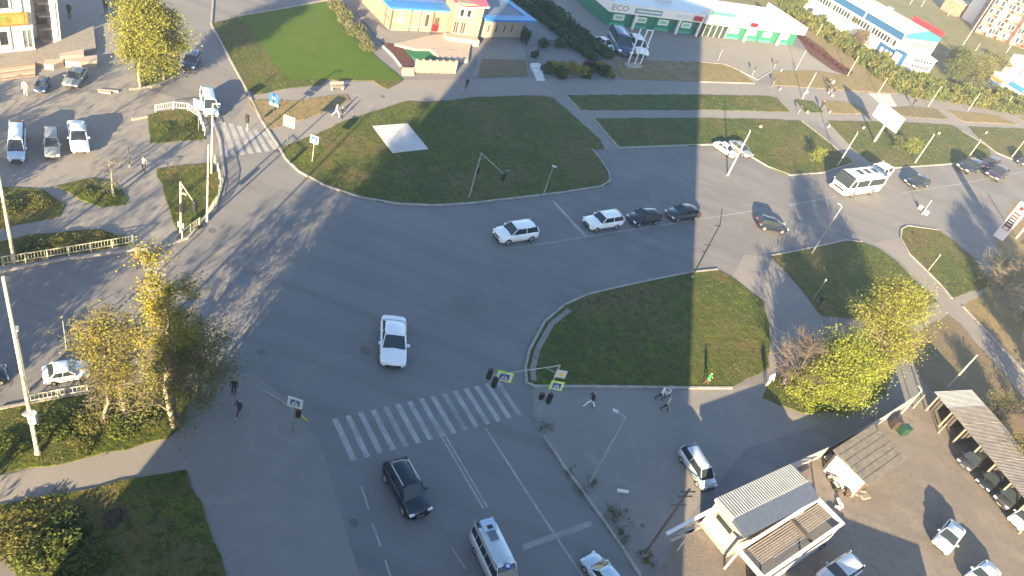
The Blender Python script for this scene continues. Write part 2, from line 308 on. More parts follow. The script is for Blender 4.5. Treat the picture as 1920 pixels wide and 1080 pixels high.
# kerbs
KL = [[(1110, 281), (1126, 300), (1142, 325), (1143, 340), (1128, 350), (1050, 362), (960, 373), (880, 382), (815, 386), (745, 383), (680, 372), (610, 349), (560, 322), (535, 298), (523, 277)],
 [(1160, 278), (1345, 271), (1408, 294), (1440, 313), (1482, 329), (1545, 324), (1601, 306)], [(1632, 306), (1665, 316), (1740, 311), (1835, 304), (1860, 298)], [(1842, 266), (1868, 287), (1897, 299), (1920, 299), (2100, 286)],
 [(1000, 724), (987, 718), (985, 690), (992, 658), (1021, 604), (1059, 572), (1102, 553), (1160, 539), (1235, 523), (1298, 511), (1345, 506)], [(1000, 725), (1150, 726), (1290, 728), (1372, 728)],
 [(1446, 480), (1480, 474), (1540, 461), (1587, 451), (1615, 454)], [(1690, 430), (1688, 447), (1705, 477), (1735, 506), (1765, 536), (1784, 560)], [(1690, 430), (1702, 424), (1760, 432)],
 [(396, 46), (430, 110), (460, 165), (490, 226), (523, 277)], [(0, 510), (120, 488), (260, 468), (283, 466)], [(0, 768), (55, 757), (165, 737)], [(1313, 154), (1414, 157)], [(1447, 134), (1420, 150), (1386, 133), (1357, 121), (1313, 117)],
 [(1060, 179), (1087, 206)], [(1113, 223), (1160, 278)], [(1330 + 475, 575), (1860, 634), (1920, 698), (2000, 790)], [(398, 225), (412, 262), (420, 330), (405, 385), (352, 447), (300, 466)],
 [(1502, 227), (1547, 262), (1580, 290), (1601, 305)], [(1803, 246), (1830, 262), (1852, 276)], [(262, 166), (296, 161), (330, 144)], [(400, -10), (396, 46)], [(1019, 819), (1044, 854), (1056, 874), (1082, 909), (1124, 967), (1166, 1027), (1200, 1080)], [(450, 31), (560, 12), (640, -4)]]
for k in KL: strip('kerb', k, .22, KERB, -.02, .15)
# inner ribbon of paving behind the round kerb, gutter stains
strip('kerb_path', [(1000, 715), (999, 690), (1008, 655), (1034, 608), (1068, 582)], .5, PAVE, .1, .106)
# road markings
strip('stop_line', [(1036, 376), (1098, 443)], .4, PAINT, 0, .014)
strip('centre_line', [(960, 465), (1000, 460), (1098, 444), (1300, 413), (1440, 391)], .16, PAINT2, 0, .013)
strip('centre_line', [(1480, 385), (1570, 368)], .2, PAINT2, 0, .013); strip('centre_line', [(1690, 362), (1800, 345), (1920, 322)], .2, PAINT2, 0, .013)
strip('centre_line', [(822, 802), (910, 952)], .14, PAINT, 0, .013, off=.16); strip('centre_line', [(822, 802), (910, 952)], .14, PAINT, 0, .013, off=-.16)
strip('lane_line', [(910, 803), (960, 880), (1011, 959), (1065, 1040), (1100, 1092)], .16, PAINT, 0, .014)
strip('stop_line', [(980, 1027), (1109, 981)], .42, PAINT2, 0, .018)
for a, b in (((677, 912), (692, 956)), ((698, 982), (714, 1025)), ((722, 1050), (735, 1090))): strip('edge_line', [a, b], .13, PAINT, 0, .015)
strip('lane_line', [(847, 1026), (873, 1067)], .14, PAINT2, 0, .014)
strip('lane_line', [(660, 350), (700, 357)], .1, PAINT2, 0, .013)
T0, T1, B0, B1 = at(627.5, 785), at(932, 715), at(664, 864), at(975, 779)
for i in range(15):
    a = T0.lerp(T1, i / 14); b = B0.lerp(B1, i / 14); d = (T1 - T0).normalized() * .21; m = MB(); j = R.uniform(-.06, .06)
    m.quad(*[(q.x, q.y, .016) for q in (a - d, b - d, b + d, a + d)]); m.build('crossing_stripe', PAINT if i % 5 != 4 else PAINT2, kind='structure')
for i in range(7):      # crossing on the side road, top left
    a, b = (402 + i * 15.3, 224 + i * 4), (424 + i * 15.6, 295 - i * 2.2); strip('crossing_stripe', [a, b], .5, PAINT, 0, .016)
for i in range(15):     # crossing under the big tree
    y = 479 + i * 12.4; x = 264 + i * 2.9; strip('crossing_stripe', [(x, y + 3), (x + 40, y - 1)], .33, PAINT, 0, .016)
for p, r in (((490, 660), .35), ((1302, 390), .3), ((663, 980), .3), ((397, 433), .35), ((717, 181), .35), ((1205, 986), .2), ((112, 920), .4)):
    m = MB(); c = at(*p); m.tube((c.x, c.y, 0), (c.x, c.y, .022), r, r, 16); m.build('manhole_cover', plain('iron_cover', (.09, .088, .086), .6), label='round iron manhole cover set in the paving', cat='manhole cover', group='manhole covers in the paving')
PATCH = ground_mat('asphalt_patch', [(0, 0, 0, (.140, .136, .134)), (.8, .45, .65, (.155, .150, .147)), (9, .5, .7, (.128, .124, .122))], bump=.1, bscale=50)
for i, q in enumerate((((850, 556), (905, 548), (918, 590), (858, 600)), ((1120, 356), (1215, 352), (1222, 372), (1126, 378)))): sheet('asphalt_patch', q, PATCH, .0135, ragged=.3)
strip('sealed_joint', [(560, 420), (700, 440), (900, 425), (1150, 392), (1450, 352)], .09, PATCH, 0, .0125); strip('sealed_joint', [(700, 640), (860, 560), (1020, 520), (1300, 470), (1440, 440)], .08, PATCH, 0, .0122)
strip('sealed_joint', [(760, 870), (880, 1075)], .07, PATCH, 0, .0128); strip('sealed_joint', [(430, 640), (520, 600), (620, 598)], .07, PATCH, 0, .0128)
# weeds growing along the broken kerb and in the lawns
def tufts(name, spots, mat, hmin=.1, hmax=.35):
    m = MB()
    for (x, y) in spots:
        for k in range(5):
            a = R.uniform(0, 2 * pi); h = R.uniform(hmin, hmax); w_ = h * .5; dx, dy = cos(a) * w_, sin(a) * w_; ox, oy = R.uniform(-.2, .2), R.uniform(-.2, .2)
            m.quad((x + ox - dx * .5, y + oy - dy * .5, .05), (x + ox + dx * .5, y + oy + dy * .5, .05), (x + ox + dx + dy * .4, y + oy + dy, .05 + h))
    return m.build(name, mat, kind='stuff', label=None)
def inpoly(x, y, P):
    c = False; n = len(P)
    for i in range(n):
        a, b = P[i], P[(i + 1) % n]
        if (a.y > y) != (b.y > y) and x < (b.x - a.x) * (y - a.y) / (b.y - a.y) + a.x: c = not c
    return c
sp = {0: [], 1: []}; MOWN = [at(*q) for q in [(450, 30), (620, 0), (645, 50), (700, 97), (760, 150), (600, 152), (540, 152), (480, 90)]]
for n_, p_, m_ in LAWNS:
    P = [at(*p[:2]) for p in p_]; xs = [p.x for p in P]; ys = [p.y for p in P]; A = (max(xs) - min(xs)) * (max(ys) - min(ys)); k = min(4500, int(A * 4))
    for i in range(k):
        x, y = R.uniform(min(xs), max(xs)), R.uniform(min(ys), max(ys))
        if inpoly(x, y, P) and not inpoly(x, y, MOWN): sp[R.random() < .2].append((x, y))
tag(tufts('grass_tufts', sp[0], LF_MID, .06, .22), 'short green tufts of grass scattered over the verges', 'grass')
tag(tufts('grass_tufts', sp[1], leaf_mat('leaf_straw', (.20, .17, .08), (.15, .13, .06), (.24, .20, .10), .2), .06, .2), 'straw coloured dry tufts scattered over the verges', 'grass')
for spot, n_, r_ in (((1019, 798), 14, .8), ((1068, 888), 10, .6), ((1090, 925), 12, .6), ((1150, 968), 34, 1.0), ((1165, 1010), 24, .8), ((1212, 1052), 24, .8), ((1110, 905), 10, .5)):
    c = at(*spot); S_ = [(c.x + R.gauss(0, r_ * .5), c.y + R.gauss(0, r_ * .5)) for _ in range(n_)]
    tag(tufts('weeds', S_, LF_DKO, .10, .28), 'low dark weeds sprouting along the broken kerb by the lot', 'weeds')

# ================================================================== VEGETATION
def leafquad(m, c, s):
    n = Vector((R.gauss(0, 1), R.gauss(0, 1), R.gauss(0, 1))).normalized(); u = n.orthogonal().normalized(); v = n.cross(u); a = R.uniform(.6, 1.3) * s; b = a * R.uniform(.45, .9)
    m.quad(c - u * a, c + v * b, c + u * a, c - v * b)
def bush_mesh(name, mat, leaves=420, size=.10, box=False, flat=.8, twigs=0):
    m = MB(); lobes = [(Vector((R.uniform(-.5, .5), R.uniform(-.5, .5), R.uniform(.3, .75))), R.uniform(.32, .55)) for _ in range(7)]
    for i in range(leaves):
        if box: c = Vector((R.uniform(-1, 1), R.uniform(-1, 1), R.uniform(0, 1))); c[R.randrange(2)] *= 1; 
        else:
            o, r = R.choice(lobes); d = Vector((R.gauss(0, 1), R.gauss(0, 1), R.gauss(0, 1))).normalized(); c = o + d * r * R.uniform(.6, 1.05); c.z = abs(c.z) * flat
        leafquad(m, c, size * R.uniform(.6, 1.5))
    m.mi = 1
    for i in range(6):
        o, r = R.choice(lobes); m.tube((0, 0, 0), tuple(o), .025, .01, 4, False)
    return m.mesh(name, [mat, BARK])
BM = {}
def bush(px, py, r, h, kind, label, group=None, name='shrub', sy=1, rz=None, size=.1, n=420):
    if (kind.name, size, n) not in BM: BM[(kind.name, size, n)] = [bush_mesh('foliage', kind, n, size) for _ in range(3)]
    c = at(px, py); e = link(name, R.choice(BM[(kind.name, size, n)]), None, (c.x, c.y, 0), R.uniform(0, 6.28) if rz is None else rz, (r, r * sy, h)); tag(e, label, 'shrub', group); return e
def tree(base, top, rad, leaf, label, clumps=60, lpc=60, lsize=.16, crown0=.35, trunk=.16, bark=BARK, lean=(0, 0), group=None, spread=.9, h=None, name='tree', stems=1, squash=1, twig=None, droop=0):
    b = at(*base) if not hasattr(base, 'x') else base; H = h or hgt(base, top)
    e = empty(name, (b.x, b.y, 0), 0, label, 'tree', group)
    tm, lm, cm = MB(), MB(), MB(); ends = []
    for s in range(stems):
        a0 = 2 * pi * s / stems + R.random(); off = Vector((cos(a0), sin(a0), 0)) * (.0 if stems == 1 else rad * .12)
        p = Vector((0, 0, -.05)) + off * .6; n = 7; path = [p.copy()]; out = off * 1.2
        for i in range(n):
            p = p + Vector((R.uniform(-.03, .03) * H + lean[0] * H / n + out.x / n * 2, R.uniform(-.03, .03) * H + lean[1] * H / n + out.y / n * 2, H * .93 / n)); path.append(p.copy())
        for i in range(n): tm.tube(path[i], path[i + 1], trunk * (1 - i / n) ** .8 + .02, trunk * (1 - (i + 1) / n) ** .8 + .02, 7, False)
        for k in range(clumps // stems):
            t = crown0 + (1 - crown0) * (k + .5) / (clumps // stems) ; t = min(.99, t + R.uniform(-.05, .05)); i = min(n - 1, int(t * n * .92)); o = path[i].lerp(path[i + 1], R.random())
            rr = rad * spread * (sin(pi * min(1, max(.03, (t - crown0) / (1 - crown0)) * .86 + .12)) ** .7) * R.uniform(.35, 1.05); a = R.uniform(0, 2 * pi)
            c = o + Vector((cos(a) * rr, sin(a) * rr * squash, rr * R.uniform(.15, .75) - droop * rr)); mid = o.lerp(c, .5) + Vector((0, 0, rr * .12))
            r0 = trunk * .35 * (1 - t * .6); lm.tube(o, mid, r0, r0 * .6, 5, False); lm.tube(mid, c, r0 * .6, .012, 4, False); ends.append((c, mid))
            for q in range(4 if not twig else twig):
                d = Vector((R.gauss(0, 1), R.gauss(0, 1), R.gauss(.5, 1))).normalized() * rad * R.uniform(.15, .35); lm.tube(c.lerp(mid, R.uniform(0, .8)), c + d, .016, .006, 3, False)
    for c, mid in ends:
        cr = rad * R.uniform(.14, .30)
        for q in range(int(lpc * R.uniform(.5, 1.4))):
            d = Vector((R.gauss(0, 1), R.gauss(0, 1), R.gauss(0, .8))); leafquad(cm, c.lerp(mid, R.uniform(0, .5)) + d * cr * .7 - Vector((0, 0, droop * cr * R.random())), lsize)
    tm.build('trunk', bark, e, smooth=True); lm.build('limbs', bark if bark is not BARKP else TWIGP, e)
    if lpc: cm.build('crown', leaf, e)
    return e
# top left willow-like tree, two more stems beside it
tree((264, 166), (283, -30), 3.2, LF_YEL, 'tall yellow green tree on the small island at top left, pale slanting trunk', 80, 260, .10, .30, .15, BARKP, h=11)
tree((307, 150), (325, -10), 3.4, LF_YEL, 'yellow green tree behind the pale trunk, right one of the island pair', 70, 260, .10, .28, .13, BARKP, h=9)
# big tree group, left
tree((236, 775), (250, 480), 2.5, LF_OLV, 'tall olive gold tree with thin crown over the left side road', 80, 120, .07, .2, .14, BARKP, h=10.5, twig=8)
tree((326, 802), (350, 440), 2.3, LF_YLW, 'tallest golden tree standing on the left street corner', 90, 130, .07, .34, .16, BARKP, h=16.0, twig=8)
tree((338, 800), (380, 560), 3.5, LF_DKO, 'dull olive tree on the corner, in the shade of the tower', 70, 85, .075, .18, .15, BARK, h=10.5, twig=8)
tree((196, 790), (190, 600), 2.2, LF_PNK, 'half bare brownish young tree beside the left golden one', 44, 30, .055, .15, .1, BARKP, h=8, twig=10)
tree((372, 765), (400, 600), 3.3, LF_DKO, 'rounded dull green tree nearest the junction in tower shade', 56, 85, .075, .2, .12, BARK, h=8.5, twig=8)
# right group
tree((1540, 742), (1600, 540), 4.1, LF_FRS, 'bright fresh green tree beside the parking lot fence', 110, 190, .095, .12, .16, BARK, h=7.6, droop=.35, twig=5)
tree((1590, 700), (1680, 500), 4.3, LF_YEL, 'tall yellow green tree behind the bright one, right of centre', 110, 190, .09, .2, .19, BARK, h=12.0, twig=8)
tree((1500, 752), (1540, 640), 2.5, LF_FRS, 'small fresh green tree leaning over the lot corner', 44, 170, .09, .1, .11, BARK, h=5.0, droop=.35)
tree((1632, 622), (1690, 500), 3.0, LF_YEL, 'pale green tree beside the path, farthest of the right group', 60, 190, .09, .15, .13, BARK, h=6.2)
tree((1470, 730), (1480, 590), 3.0, LF_PNK, 'bare pinkish tree at the edge of the round lawn', 70, 26, .05, .08, .11, TWIG, h=6.6, twig=14)
tree((1505, 700), (1520, 600), 2.4, LF_PNK, 'low bare pinkish bush tree behind the round lawn', 44, 24, .05, .08, .1, TWIG, h=5, twig=14)
tree((214, 370), (200, 285), 2.2, LF_PNK, 'small bare tree with fanned white branches on the pavement island', 30, 0, .06, .1, .10, BARKP, h=4.6, twig=7)
for px, py, H, lb in ((1868, 560, 6, 'bare straw coloured tree right of the path crossing'), (1905, 600, 7, 'bare spreading tree at the right edge above the white kerb'), (1850, 535, 4.5, 'low bare tree by the price totem'), (1900, 510, 6, 'bare tree at the right edge below the totem')):
    tree((px, py), None, 3.0, LF_PNK, lb, 56, 16, .05, .08, .11, TWIGP, h=H, twig=14)
tree((1905, 880), None, 2.6, LF_OLV, 'olive leafed tree behind the long carport roof', 60, 110, .08, .1, .13, BARK, h=5)
tree((1850, 785), None, 2.0, LF_MID, 'scrubby half bare tree behind the carport middle', 36, 50, .07, .1, .1, TWIG, h=3.6, twig=8)
tree((1935, 800), None, 2.4, LF_OLV, 'olive tree at the right edge behind the carport', 40, 110, .08, .1, .13, BARK, h=5)
tree((1523, 303), None, 1.3, LF_FRS, 'little fresh green tree on the verge left of the bus', 26, 60, .08, .15, .07, BARK, h=2.9)
tree((1705, 290), None, 1.6, LF_FRS, 'small fresh green tree on the verge behind the bus', 26, 60, .09, .15, .07, BARK, h=3.0)
tree((1680, 282), None, 1.3, LF_MID, 'small green tree right of the billboard post', 24, 50, .09, .15, .07, BARK, h=2.6)
# bushes on the left
for px, py, r, h, k, lb in ((20, 395, 2.2, 2.0, LF_MID, 'round olive bush by the left edge pole'), (70, 385, 1.9, 1.6, LF_DKO, 'olive bush right of the left edge pole'), (165, 362, 1.2, 1.0, LF_MID, 'low green bush on the pavement island'), (200, 372, 1.3, 1.0, LF_MID, 'green bush at the foot of the bare island tree'),
    (60, 470, 2.0, 1.3, LF_DGR, 'dark green hedge bush behind the left fence'), (120, 455, 2.0, 1.5, LF_DKO, 'olive hedge bush behind the middle of the left fence'), (175, 450, 1.7, 1.2, LF_DKO, 'dull olive hedge bush behind the right part of the left fence'), (215, 452, 1.2, .9, LF_DGR, 'small dark bush at the right end of the left fence'),
    (300, 240, 1.5, 1.1, LF_MID, 'green bush filling the left of the fenced island'), (350, 238, 1.6, 1.3, LF_MID, 'leafy bush in the right of the fenced island'), (365, 425, .9, .6, LF_DGR, 'low dark plant below the corner railing'),
    (30, 840, 1.8, 1.0, LF_MID, 'green bush at the foot of the big left pole'), (110, 800, 2.0, 1.5, LF_MID, 'leafy bush on the left verge'), (170, 790, 2.0, 1.9, LF_DKO, 'olive bush under the left trees'), (230, 800, 1.8, 1.5, LF_MID, 'leafy round bush under the left trees'), (270, 790, 1.7, 1.6, LF_DGR, 'dark green bush under the golden tree'), (150, 840, 1.2, .9, LF_DKO, 'low olive bush beside the left path'),
    (25, 1010, 2.6, 1.6, LF_DKO, 'brownish olive bush in the bottom left corner'), (90, 1040, 2.4, 1.9, LF_MID, 'large green bush at bottom left'), (140, 990, 2.0, 1.3, LF_DGR, 'dark green bush right of the bottom left bush'), (160, 1060, 2.4, 1.7, LF_MID, 'mid green bush on the bottom edge'), (60, 960, 1.8, 1.2, LF_DKO, 'dull olive bush below the left path'), (215, 980, 1.2, .8, LF_PNK, 'small dry bush in the bottom left lawn')):
    bush(px, py, r * .8, h * .55, k, lb, size=.055, n=2000)
# five clipped grey green balls by the beige house and their neighbours
for px, py, r, lb in ((632, 24, 1.9, 'topmost'), (648, 44, 1.7, 'second from the top'), (664, 66, 1.9, 'largest, middle'), (679, 76, 1.3, 'small, fourth from the top'), (689, 94, 1.35, 'lowest, at the lawn edge')): bush(px, py, r, r * 1.25, LF_GRY, 'clipped grey green ball shrub beside the mown lawn, ' + lb, 'clipped ball shrubs beside the beige house', size=.07, n=1800)
for (px, py) in ((1020, 88), (1045, 88), (1068, 88), (1090, 90)): bush(px, py, 1.6, 1.5, LF_DGR, 'dark shrub of the block behind the yellow shrubs', 'dark shrubs behind the yellow row', size=.12)
for px, py, k in ((1022, 138, LF_DGR), (1038, 134, LF_YLW), (1056, 140, LF_YLW), (1074, 136, LF_YLW), (1088, 143, LF_YLW), (1104, 136, LF_RED), (1120, 132, LF_YLW), (1140, 142, LF_YLW), (1100, 145, LF_DGR), (1052, 146, LF_DGR), (1128, 142, LF_DGR)):
    bush(px, py, 1.35, 2.0, k, {'leaf_golden': 'golden yellow shrub in the shaded row by the walkway', 'leaf_dark_green': 'dark shrub in the golden row by the walkway', 'leaf_wine_red': 'wine dark shrub between golden shrubs by the walkway'}[k.name], None if k is LF_RED else 'shrubs of the golden row' if k is LF_YLW else 'dark shrubs of the golden row', size=.13, n=520)
for i in range(15):
    t = i / 14; bush(988 + 145 * t, -6 + 112 * t, 1.9, 2.0, LF_DGR, 'dark hedge bush on the bank between house and station lane', 'dark hedge along the station lane', size=.14, n=520)
    bush(975 + 135 * t, 6 + 118 * t * .9, 1.6, 1.3, LF_DGR, 'low dark hedge bush on the house side of the bank', 'low dark hedge on the house side', size=.14)
bush(981, 84, 1.0, 3.4, LF_DGR, 'narrow dark conifer at the corner of the shaded house', size=.1, n=600); bush(1000, 108, .9, 1.8, LF_DGR, 'dark upright shrub by the shaded steps', size=.1)
for i in range(16):
    t = i / 15; bush(1499 + 88 * t, 72 + 66 * t, 1.15, 1.1, LF_RED, 'wine red barberry bush of the long forecourt hedge', 'wine red hedge beside the forecourt', size=.12, n=420)
# the long ragged thicket along the far walkway
TH = [(1455, 5), (1500, 40), (1545, 70), (1590, 100), (1630, 130), (1665, 158), (1700, 176), (1740, 182), (1790, 190), (1840, 198), (1890, 208), (1935, 216)]
cnt = 0
for i in range(len(TH) - 1):
    a, b = TH[i], TH[i + 1]
    for k in range(5):
        t = (k + R.random() * .5) / 5; px, py = a[0] + (b[0] - a[0]) * t, a[1] + (b[1] - a[1]) * t
        for d in (0, 1, 2):
            kk = R.choice((LF_MID, LF_DKO, LF_MID, LF_MID, LF_DKO)); off = d * 9; seg = 'between station and blue building' if i < 3 else 'before the blue building' if i < 6 else 'behind the billboard' if i < 8 else 'before the white shop'
            if i < 4 and d == 2: continue
            bush(px + off * .45 + R.uniform(-3, 3), py - off + R.uniform(-2, 2), R.uniform(1.6, 2.6), R.uniform(1.8, 3.4), kk, 'leafy %s shrub in the thicket ' % {'leaf_mid_green': 'green', 'leaf_dull_olive': 'olive', 'leaf_olive_gold': 'golden olive', 'leaf_dark_green': 'dark green'}[kk.name] + seg, 'thicket %s, ' % seg + kk.name[5:].replace('_', ' '), size=.10, n=900); cnt += 1
for px, py, H, r, k, lb in ((1600, 68, 6, 3.4, LF_DKO, 'brown olive tree in front of the blue building'), (1625, 82, 6, 3.2, LF_DKO, 'olive tree before the middle of the blue building'), (1605, 88, 4, 2.6, LF_PNK, 'half bare tree in front of the blue building'), (1815, 165, 8, 4.5, LF_DKO, 'large olive tree left of the white shop'), (1845, 150, 7, 4.2, LF_DKO, 'dull olive tree behind the blue car'), (1785, 150, 6, 3.6, LF_MID, 'green tree right of the blue building'), (1790, 120, 5, 3.2, LF_MID, 'green tree behind the blue building corner'), (1478, 20, 5, 2.8, LF_MID, 'green tree between station and blue building'), (1500, 12, 5, 2.6, LF_MID, 'pale green tree beside the red sign of the blue building')):
    tree((px, py), None, r, k, lb, 44, 130, .15, .1, .16, BARK, h=H, twig=3)
# trees out of frame whose bare shadows fall across the left street and the right road
for x, y, H, r in ((-26, 12, 12, 3.5), (-33, 16, 13, 4), (-40, 22, 12, 4), (-46, 28, 13, 4), (-52, 34, 12, 4), (-36, 8, 14, 4), (-62, 40, 12, 4)):
    tree(Vector((x, y, 0)), None, r, LF_PNK, 'bare street tree standing just outside the left of the view', 44, 14, .12, .2, .2, BARK, h=H, group='bare street trees outside the left of the view', twig=6)
for x, y, H, r in ((62, 76, 11, 3.4), (60, 70, 12, 2.8), (66, 84, 10.5, 3.4)):
    tree(Vector((x, y, 0)), None, r, LF_OLV, 'thin crowned tree standing just outside the right of the view', 70, 170, .12, .15, .2, BARK, h=H, group='thin crowned trees outside the right of the view', twig=6)

for x, y, H, r in ((-51, 33, 6, 3.2), (-46.5, 34, 5.5, 3), (-56, 37, 6, 3.2), (-35, 17, 6.5, 3.4), (-40, 21, 6, 3.4), (-32.5, 13, 8, 3.4)):  # made-up trees out of frame, placed so their shadows darken the left side
    tree(Vector((x, y, 0)), None, r, LF_MID, 'unseen leafy low tree added left of the view for its shade', 50, 120, .12, .12, .2, BARK, h=H, group='unseen leafy trees added left of the view for shade', twig=4)

# ================================================================== BUILDINGS
def frame(a, c):
    """local frame of a facade: x runs from a to c, y points away from the street front (into the building)"""
    d = c - a; return atan2(d.y, d.x), d.length
def ux(a, c, px, z=0):
    """distance along the facade where the picture column px meets it at height z"""
    lo, hi = -1.0, 2.0; L = (c - a).length
    def scr(t):
        p = a.lerp(c, t); q = Vector((p.x, p.y, z - HC)); return 960 + F * (q.x * EX.x + q.y * EY.x + q.z * EZ.x) / -(q.x * EX.z + q.y * EY.z + q.z * EZ.z)
    for _ in range(40):
        mid = (lo + hi) / 2
        if scr(mid) < px: lo = mid
        else: hi = mid
    return lo * L
def part(name, m, par, *boxes, label=None):
    for x in boxes: o = MB().bb(*x).build(name, m, par, label=label)
    return o
def window(par, x, z, w_, h, y=0, fm=WHITE, gm=GLASS, t=.12, depth=.12, mull=1):
    f = MB(); d = depth
    f.bb(x - w_ / 2 - t, x + w_ / 2 + t, y - d, y, z + h, z + h + t).bb(x - w_ / 2 - t, x + w_ / 2 + t, y - d - .04, y, z - t, z).bb(x - w_ / 2 - t, x - w_ / 2, y - d, y, z, z + h).bb(x + w_ / 2, x + w_ / 2 + t, y - d, y, z, z + h)
    for k in range(mull): xx = x - w_ / 2 + w_ * (k + 1) / (mull + 1); f.bb(xx - .03, xx + .03, y - d * .8, y, z, z + h)
    o = f.build('window', fm, par); part('pane', gm, o, (x - w_ / 2, x + w_ / 2, y - .03, y - .005, z, z + h)); return o
# ---- the tower the camera stands on (its shadow is the long dark band over the junction)
t = empty('tower_block', (-.9, -12, 0), 0, 'tall tower block behind the viewer whose shadow covers the junction', 'building')
part('wall', BEIGE, t, (-18.0, 18.35, -10, 10, -.02, 46))
part('parapet', GREY, t, (-18.1, 18.45, -10.1, 10.1, 46.003, 46.6))
wm = MB()
for fl in range(15):
    for k in range(12): wm.bb(-17 + k * 3.05, -15.4 + k * 3.05, 10.0, 10.06, 1.2 + fl * 3, 2.7 + fl * 3)
wm.build('window', GLASS, t)
# ---- car wash and service station, green and white
A, C = at(1134, 47), at(1487, 86); rz, L = frame(A, C)
S = empty('service_station', A, rz, 'long low green and white car service station with flat roof', 'building')
part('wall', GREEND, S, (0, L, .3, 12, 0, 3.3))
part('roof', WHITEM, S, (-.6, L + .6, -.2, 12.6, 3.303, 3.6), (2, L - 2, 1.2, 11, 3.603, 3.9))
ue0, ue1 = ux(A, C, 1303), ux(A, C, 1358)
part('fascia', WHITE, S, (-.7, ue0 - .1, -.9, -.3, 2.95, 4.7), (ue1 + .1, L + .7, -.9, -.3, 2.95, 4.7))
part('fascia_end', WHITE, S, (-.7, -.3, -.29, 12.7, 2.95, 4.7), (L + .3, L + .7, -.29, 12.7, 2.95, 4.7))
part('entrance_portal', WHITEM, S, (ue0, ue1, -1.3, .28, 3.0, 5.6)); part('entrance_canopy', MINT, S, (ue0 + .6, ue1 - .9, -1.5, -1.303, 5.0, 5.65))
e_ = part('entrance_glazing', plain('greenish_glazing', (.035, .05, .042), .3, var=.35, scale=1.2), S, (ue0 + .1, ue1 - .1, -.1, .28, 0, 2.99))
for k in range(6): xx = ue0 + .2 + (ue1 - ue0 - .4) * k / 5; part('mullion', WHITEM, e_, (xx - .06, xx + .06, -.2, -.103, 0, 2.99))
for i, px in enumerate((1160, 1202, 1243, 1286, 1376, 1409, 1438, 1470)):
    u = ux(A, C, px, 1.5); lit = px > 1270
    g = part('bay_door', GREENW, S, (u - 1.9 + .25 * (i > 3), u + 1.9 - .25 * (i > 3), .12, .297, 0, 2.9)); part('sign_board', plain('board_pale', (.62, .66, .60), .5, var=.1), g, (u - 1.25, u + 1.25, .02, .115, 1.2, 2.3))
    part('sign_print', plain('board_print', (.25, .40, .30), .5, var=.3, scale=4), g, (u - .9, u + .9, -.005, .017, 1.45, 2.05)); part('door_sill', MINT, g, (u - 1.8, u + 1.8, .02, .117, .05, .55))
for px in (1181, 1262, 1300.5, 1390, 1452):
    u = ux(A, C, px, 0); part('pillar', WHITE, S, (u - .22, u + .22, -.85, -.45, 0, 2.947))
for px in (1303, 1409):
    u = ux(A, C, px, 3.8); part('logo_plate', REDP, S, (u - 1.1, u + 1.1, -1.36 if px == 1303 else -1.02, -1.303 if px == 1303 else -.903, 3.35 if px == 1303 else 3.4, 4.3))
u = ux(A, C, 1160, 4.1); text('ECO', 1.5, plain('letter_grey_green', (.05, .12, .12), .5, var=0), S, (u, -.93, 3.85), (pi / 2, 0, 0), sx=1.35)
u0 = ux(A, C, 1187, 4); u1 = ux(A, C, 1238, 4); part('banner', plain('banner_teal', (.10, .22, .20), .5), S, (u0, u1, -.93, -.903, 3.3, 4.25)); part('banner_strip', WHITEM, S, (u0 + .5, u1 - .3, -.95, -.932, 3.6, 3.95))
for a_, b_ in ((1265, 1293), (1418, 1434), (1445, 1470)): part('fascia_box', LGREY, S, (ux(A, C, a_, 4), ux(A, C, b_, 4), -.96, -.903, 3.45, 4.1))
part('roof_unit', LGREY, S, (L * .62, L * .66, 3, 5, 3.9, 4.6), (L * .3, L * .36, 6, 8, 3.9, 4.5))
# ---- shaded green side wing that turns the corner on the left
A2, C2 = at(1062, -25), A; rz2, L2 = frame(A2, C2)
S2 = empty('green_side_wing', A2, rz2, 'dark green side wing of the station receding out of the picture top', 'building')
part('wall', GREEND, S2, (0, L2 - .9, .3, 7, 0, 3.2)); part('fascia', WHITE, S2, (0, L2 - .8, -.1, .297, 2.6, 4.2)); part('roof', WHITEM, S2, (0, L2 - .8, .3, 7, 3.203, 3.6))
for k in range(3): part('door_print', LGREY, S2, (L2 * .2 + k * 2.2, L2 * .2 + k * 2.2 + .9, .2, .297, .8, 1.5))
# ---- three white pylons on a plinth
c = at(1187, 125); P_ = empty('pylon_stand', c, 0, 'three slim white pylons standing on a pale concrete plinth', 'sign stand')
b = MB(); q = [at(*p) - c for p in ((1169, 121), (1197, 121), (1204, 129), (1177, 129))]; b.prism([(p.x, p.y) for p in q], 0, .35); b.build('plinth', KERB, P_)
for px, py in ((1176.5, 121), (1189, 122), (1199.5, 123)):
    d = at(px, py) - c; b = MB(); b.box((d.x, d.y, 3.4), (.22, .22, 6.1)); b.build('pylon', WHITEM, P_)
d0, d1 = at(1189, 122) - c, at(1199.5, 123) - c; b = MB(); mid = (d0 + d1) / 2; b.box((mid.x, mid.y, 6.38), ((d1 - d0).length - .24, .2, .14), rz=atan2(*(d1 - d0).yx[::1]) if False else atan2((d1 - d0).y, (d1 - d0).x)); b.build('crossbar', WHITEM, P_)
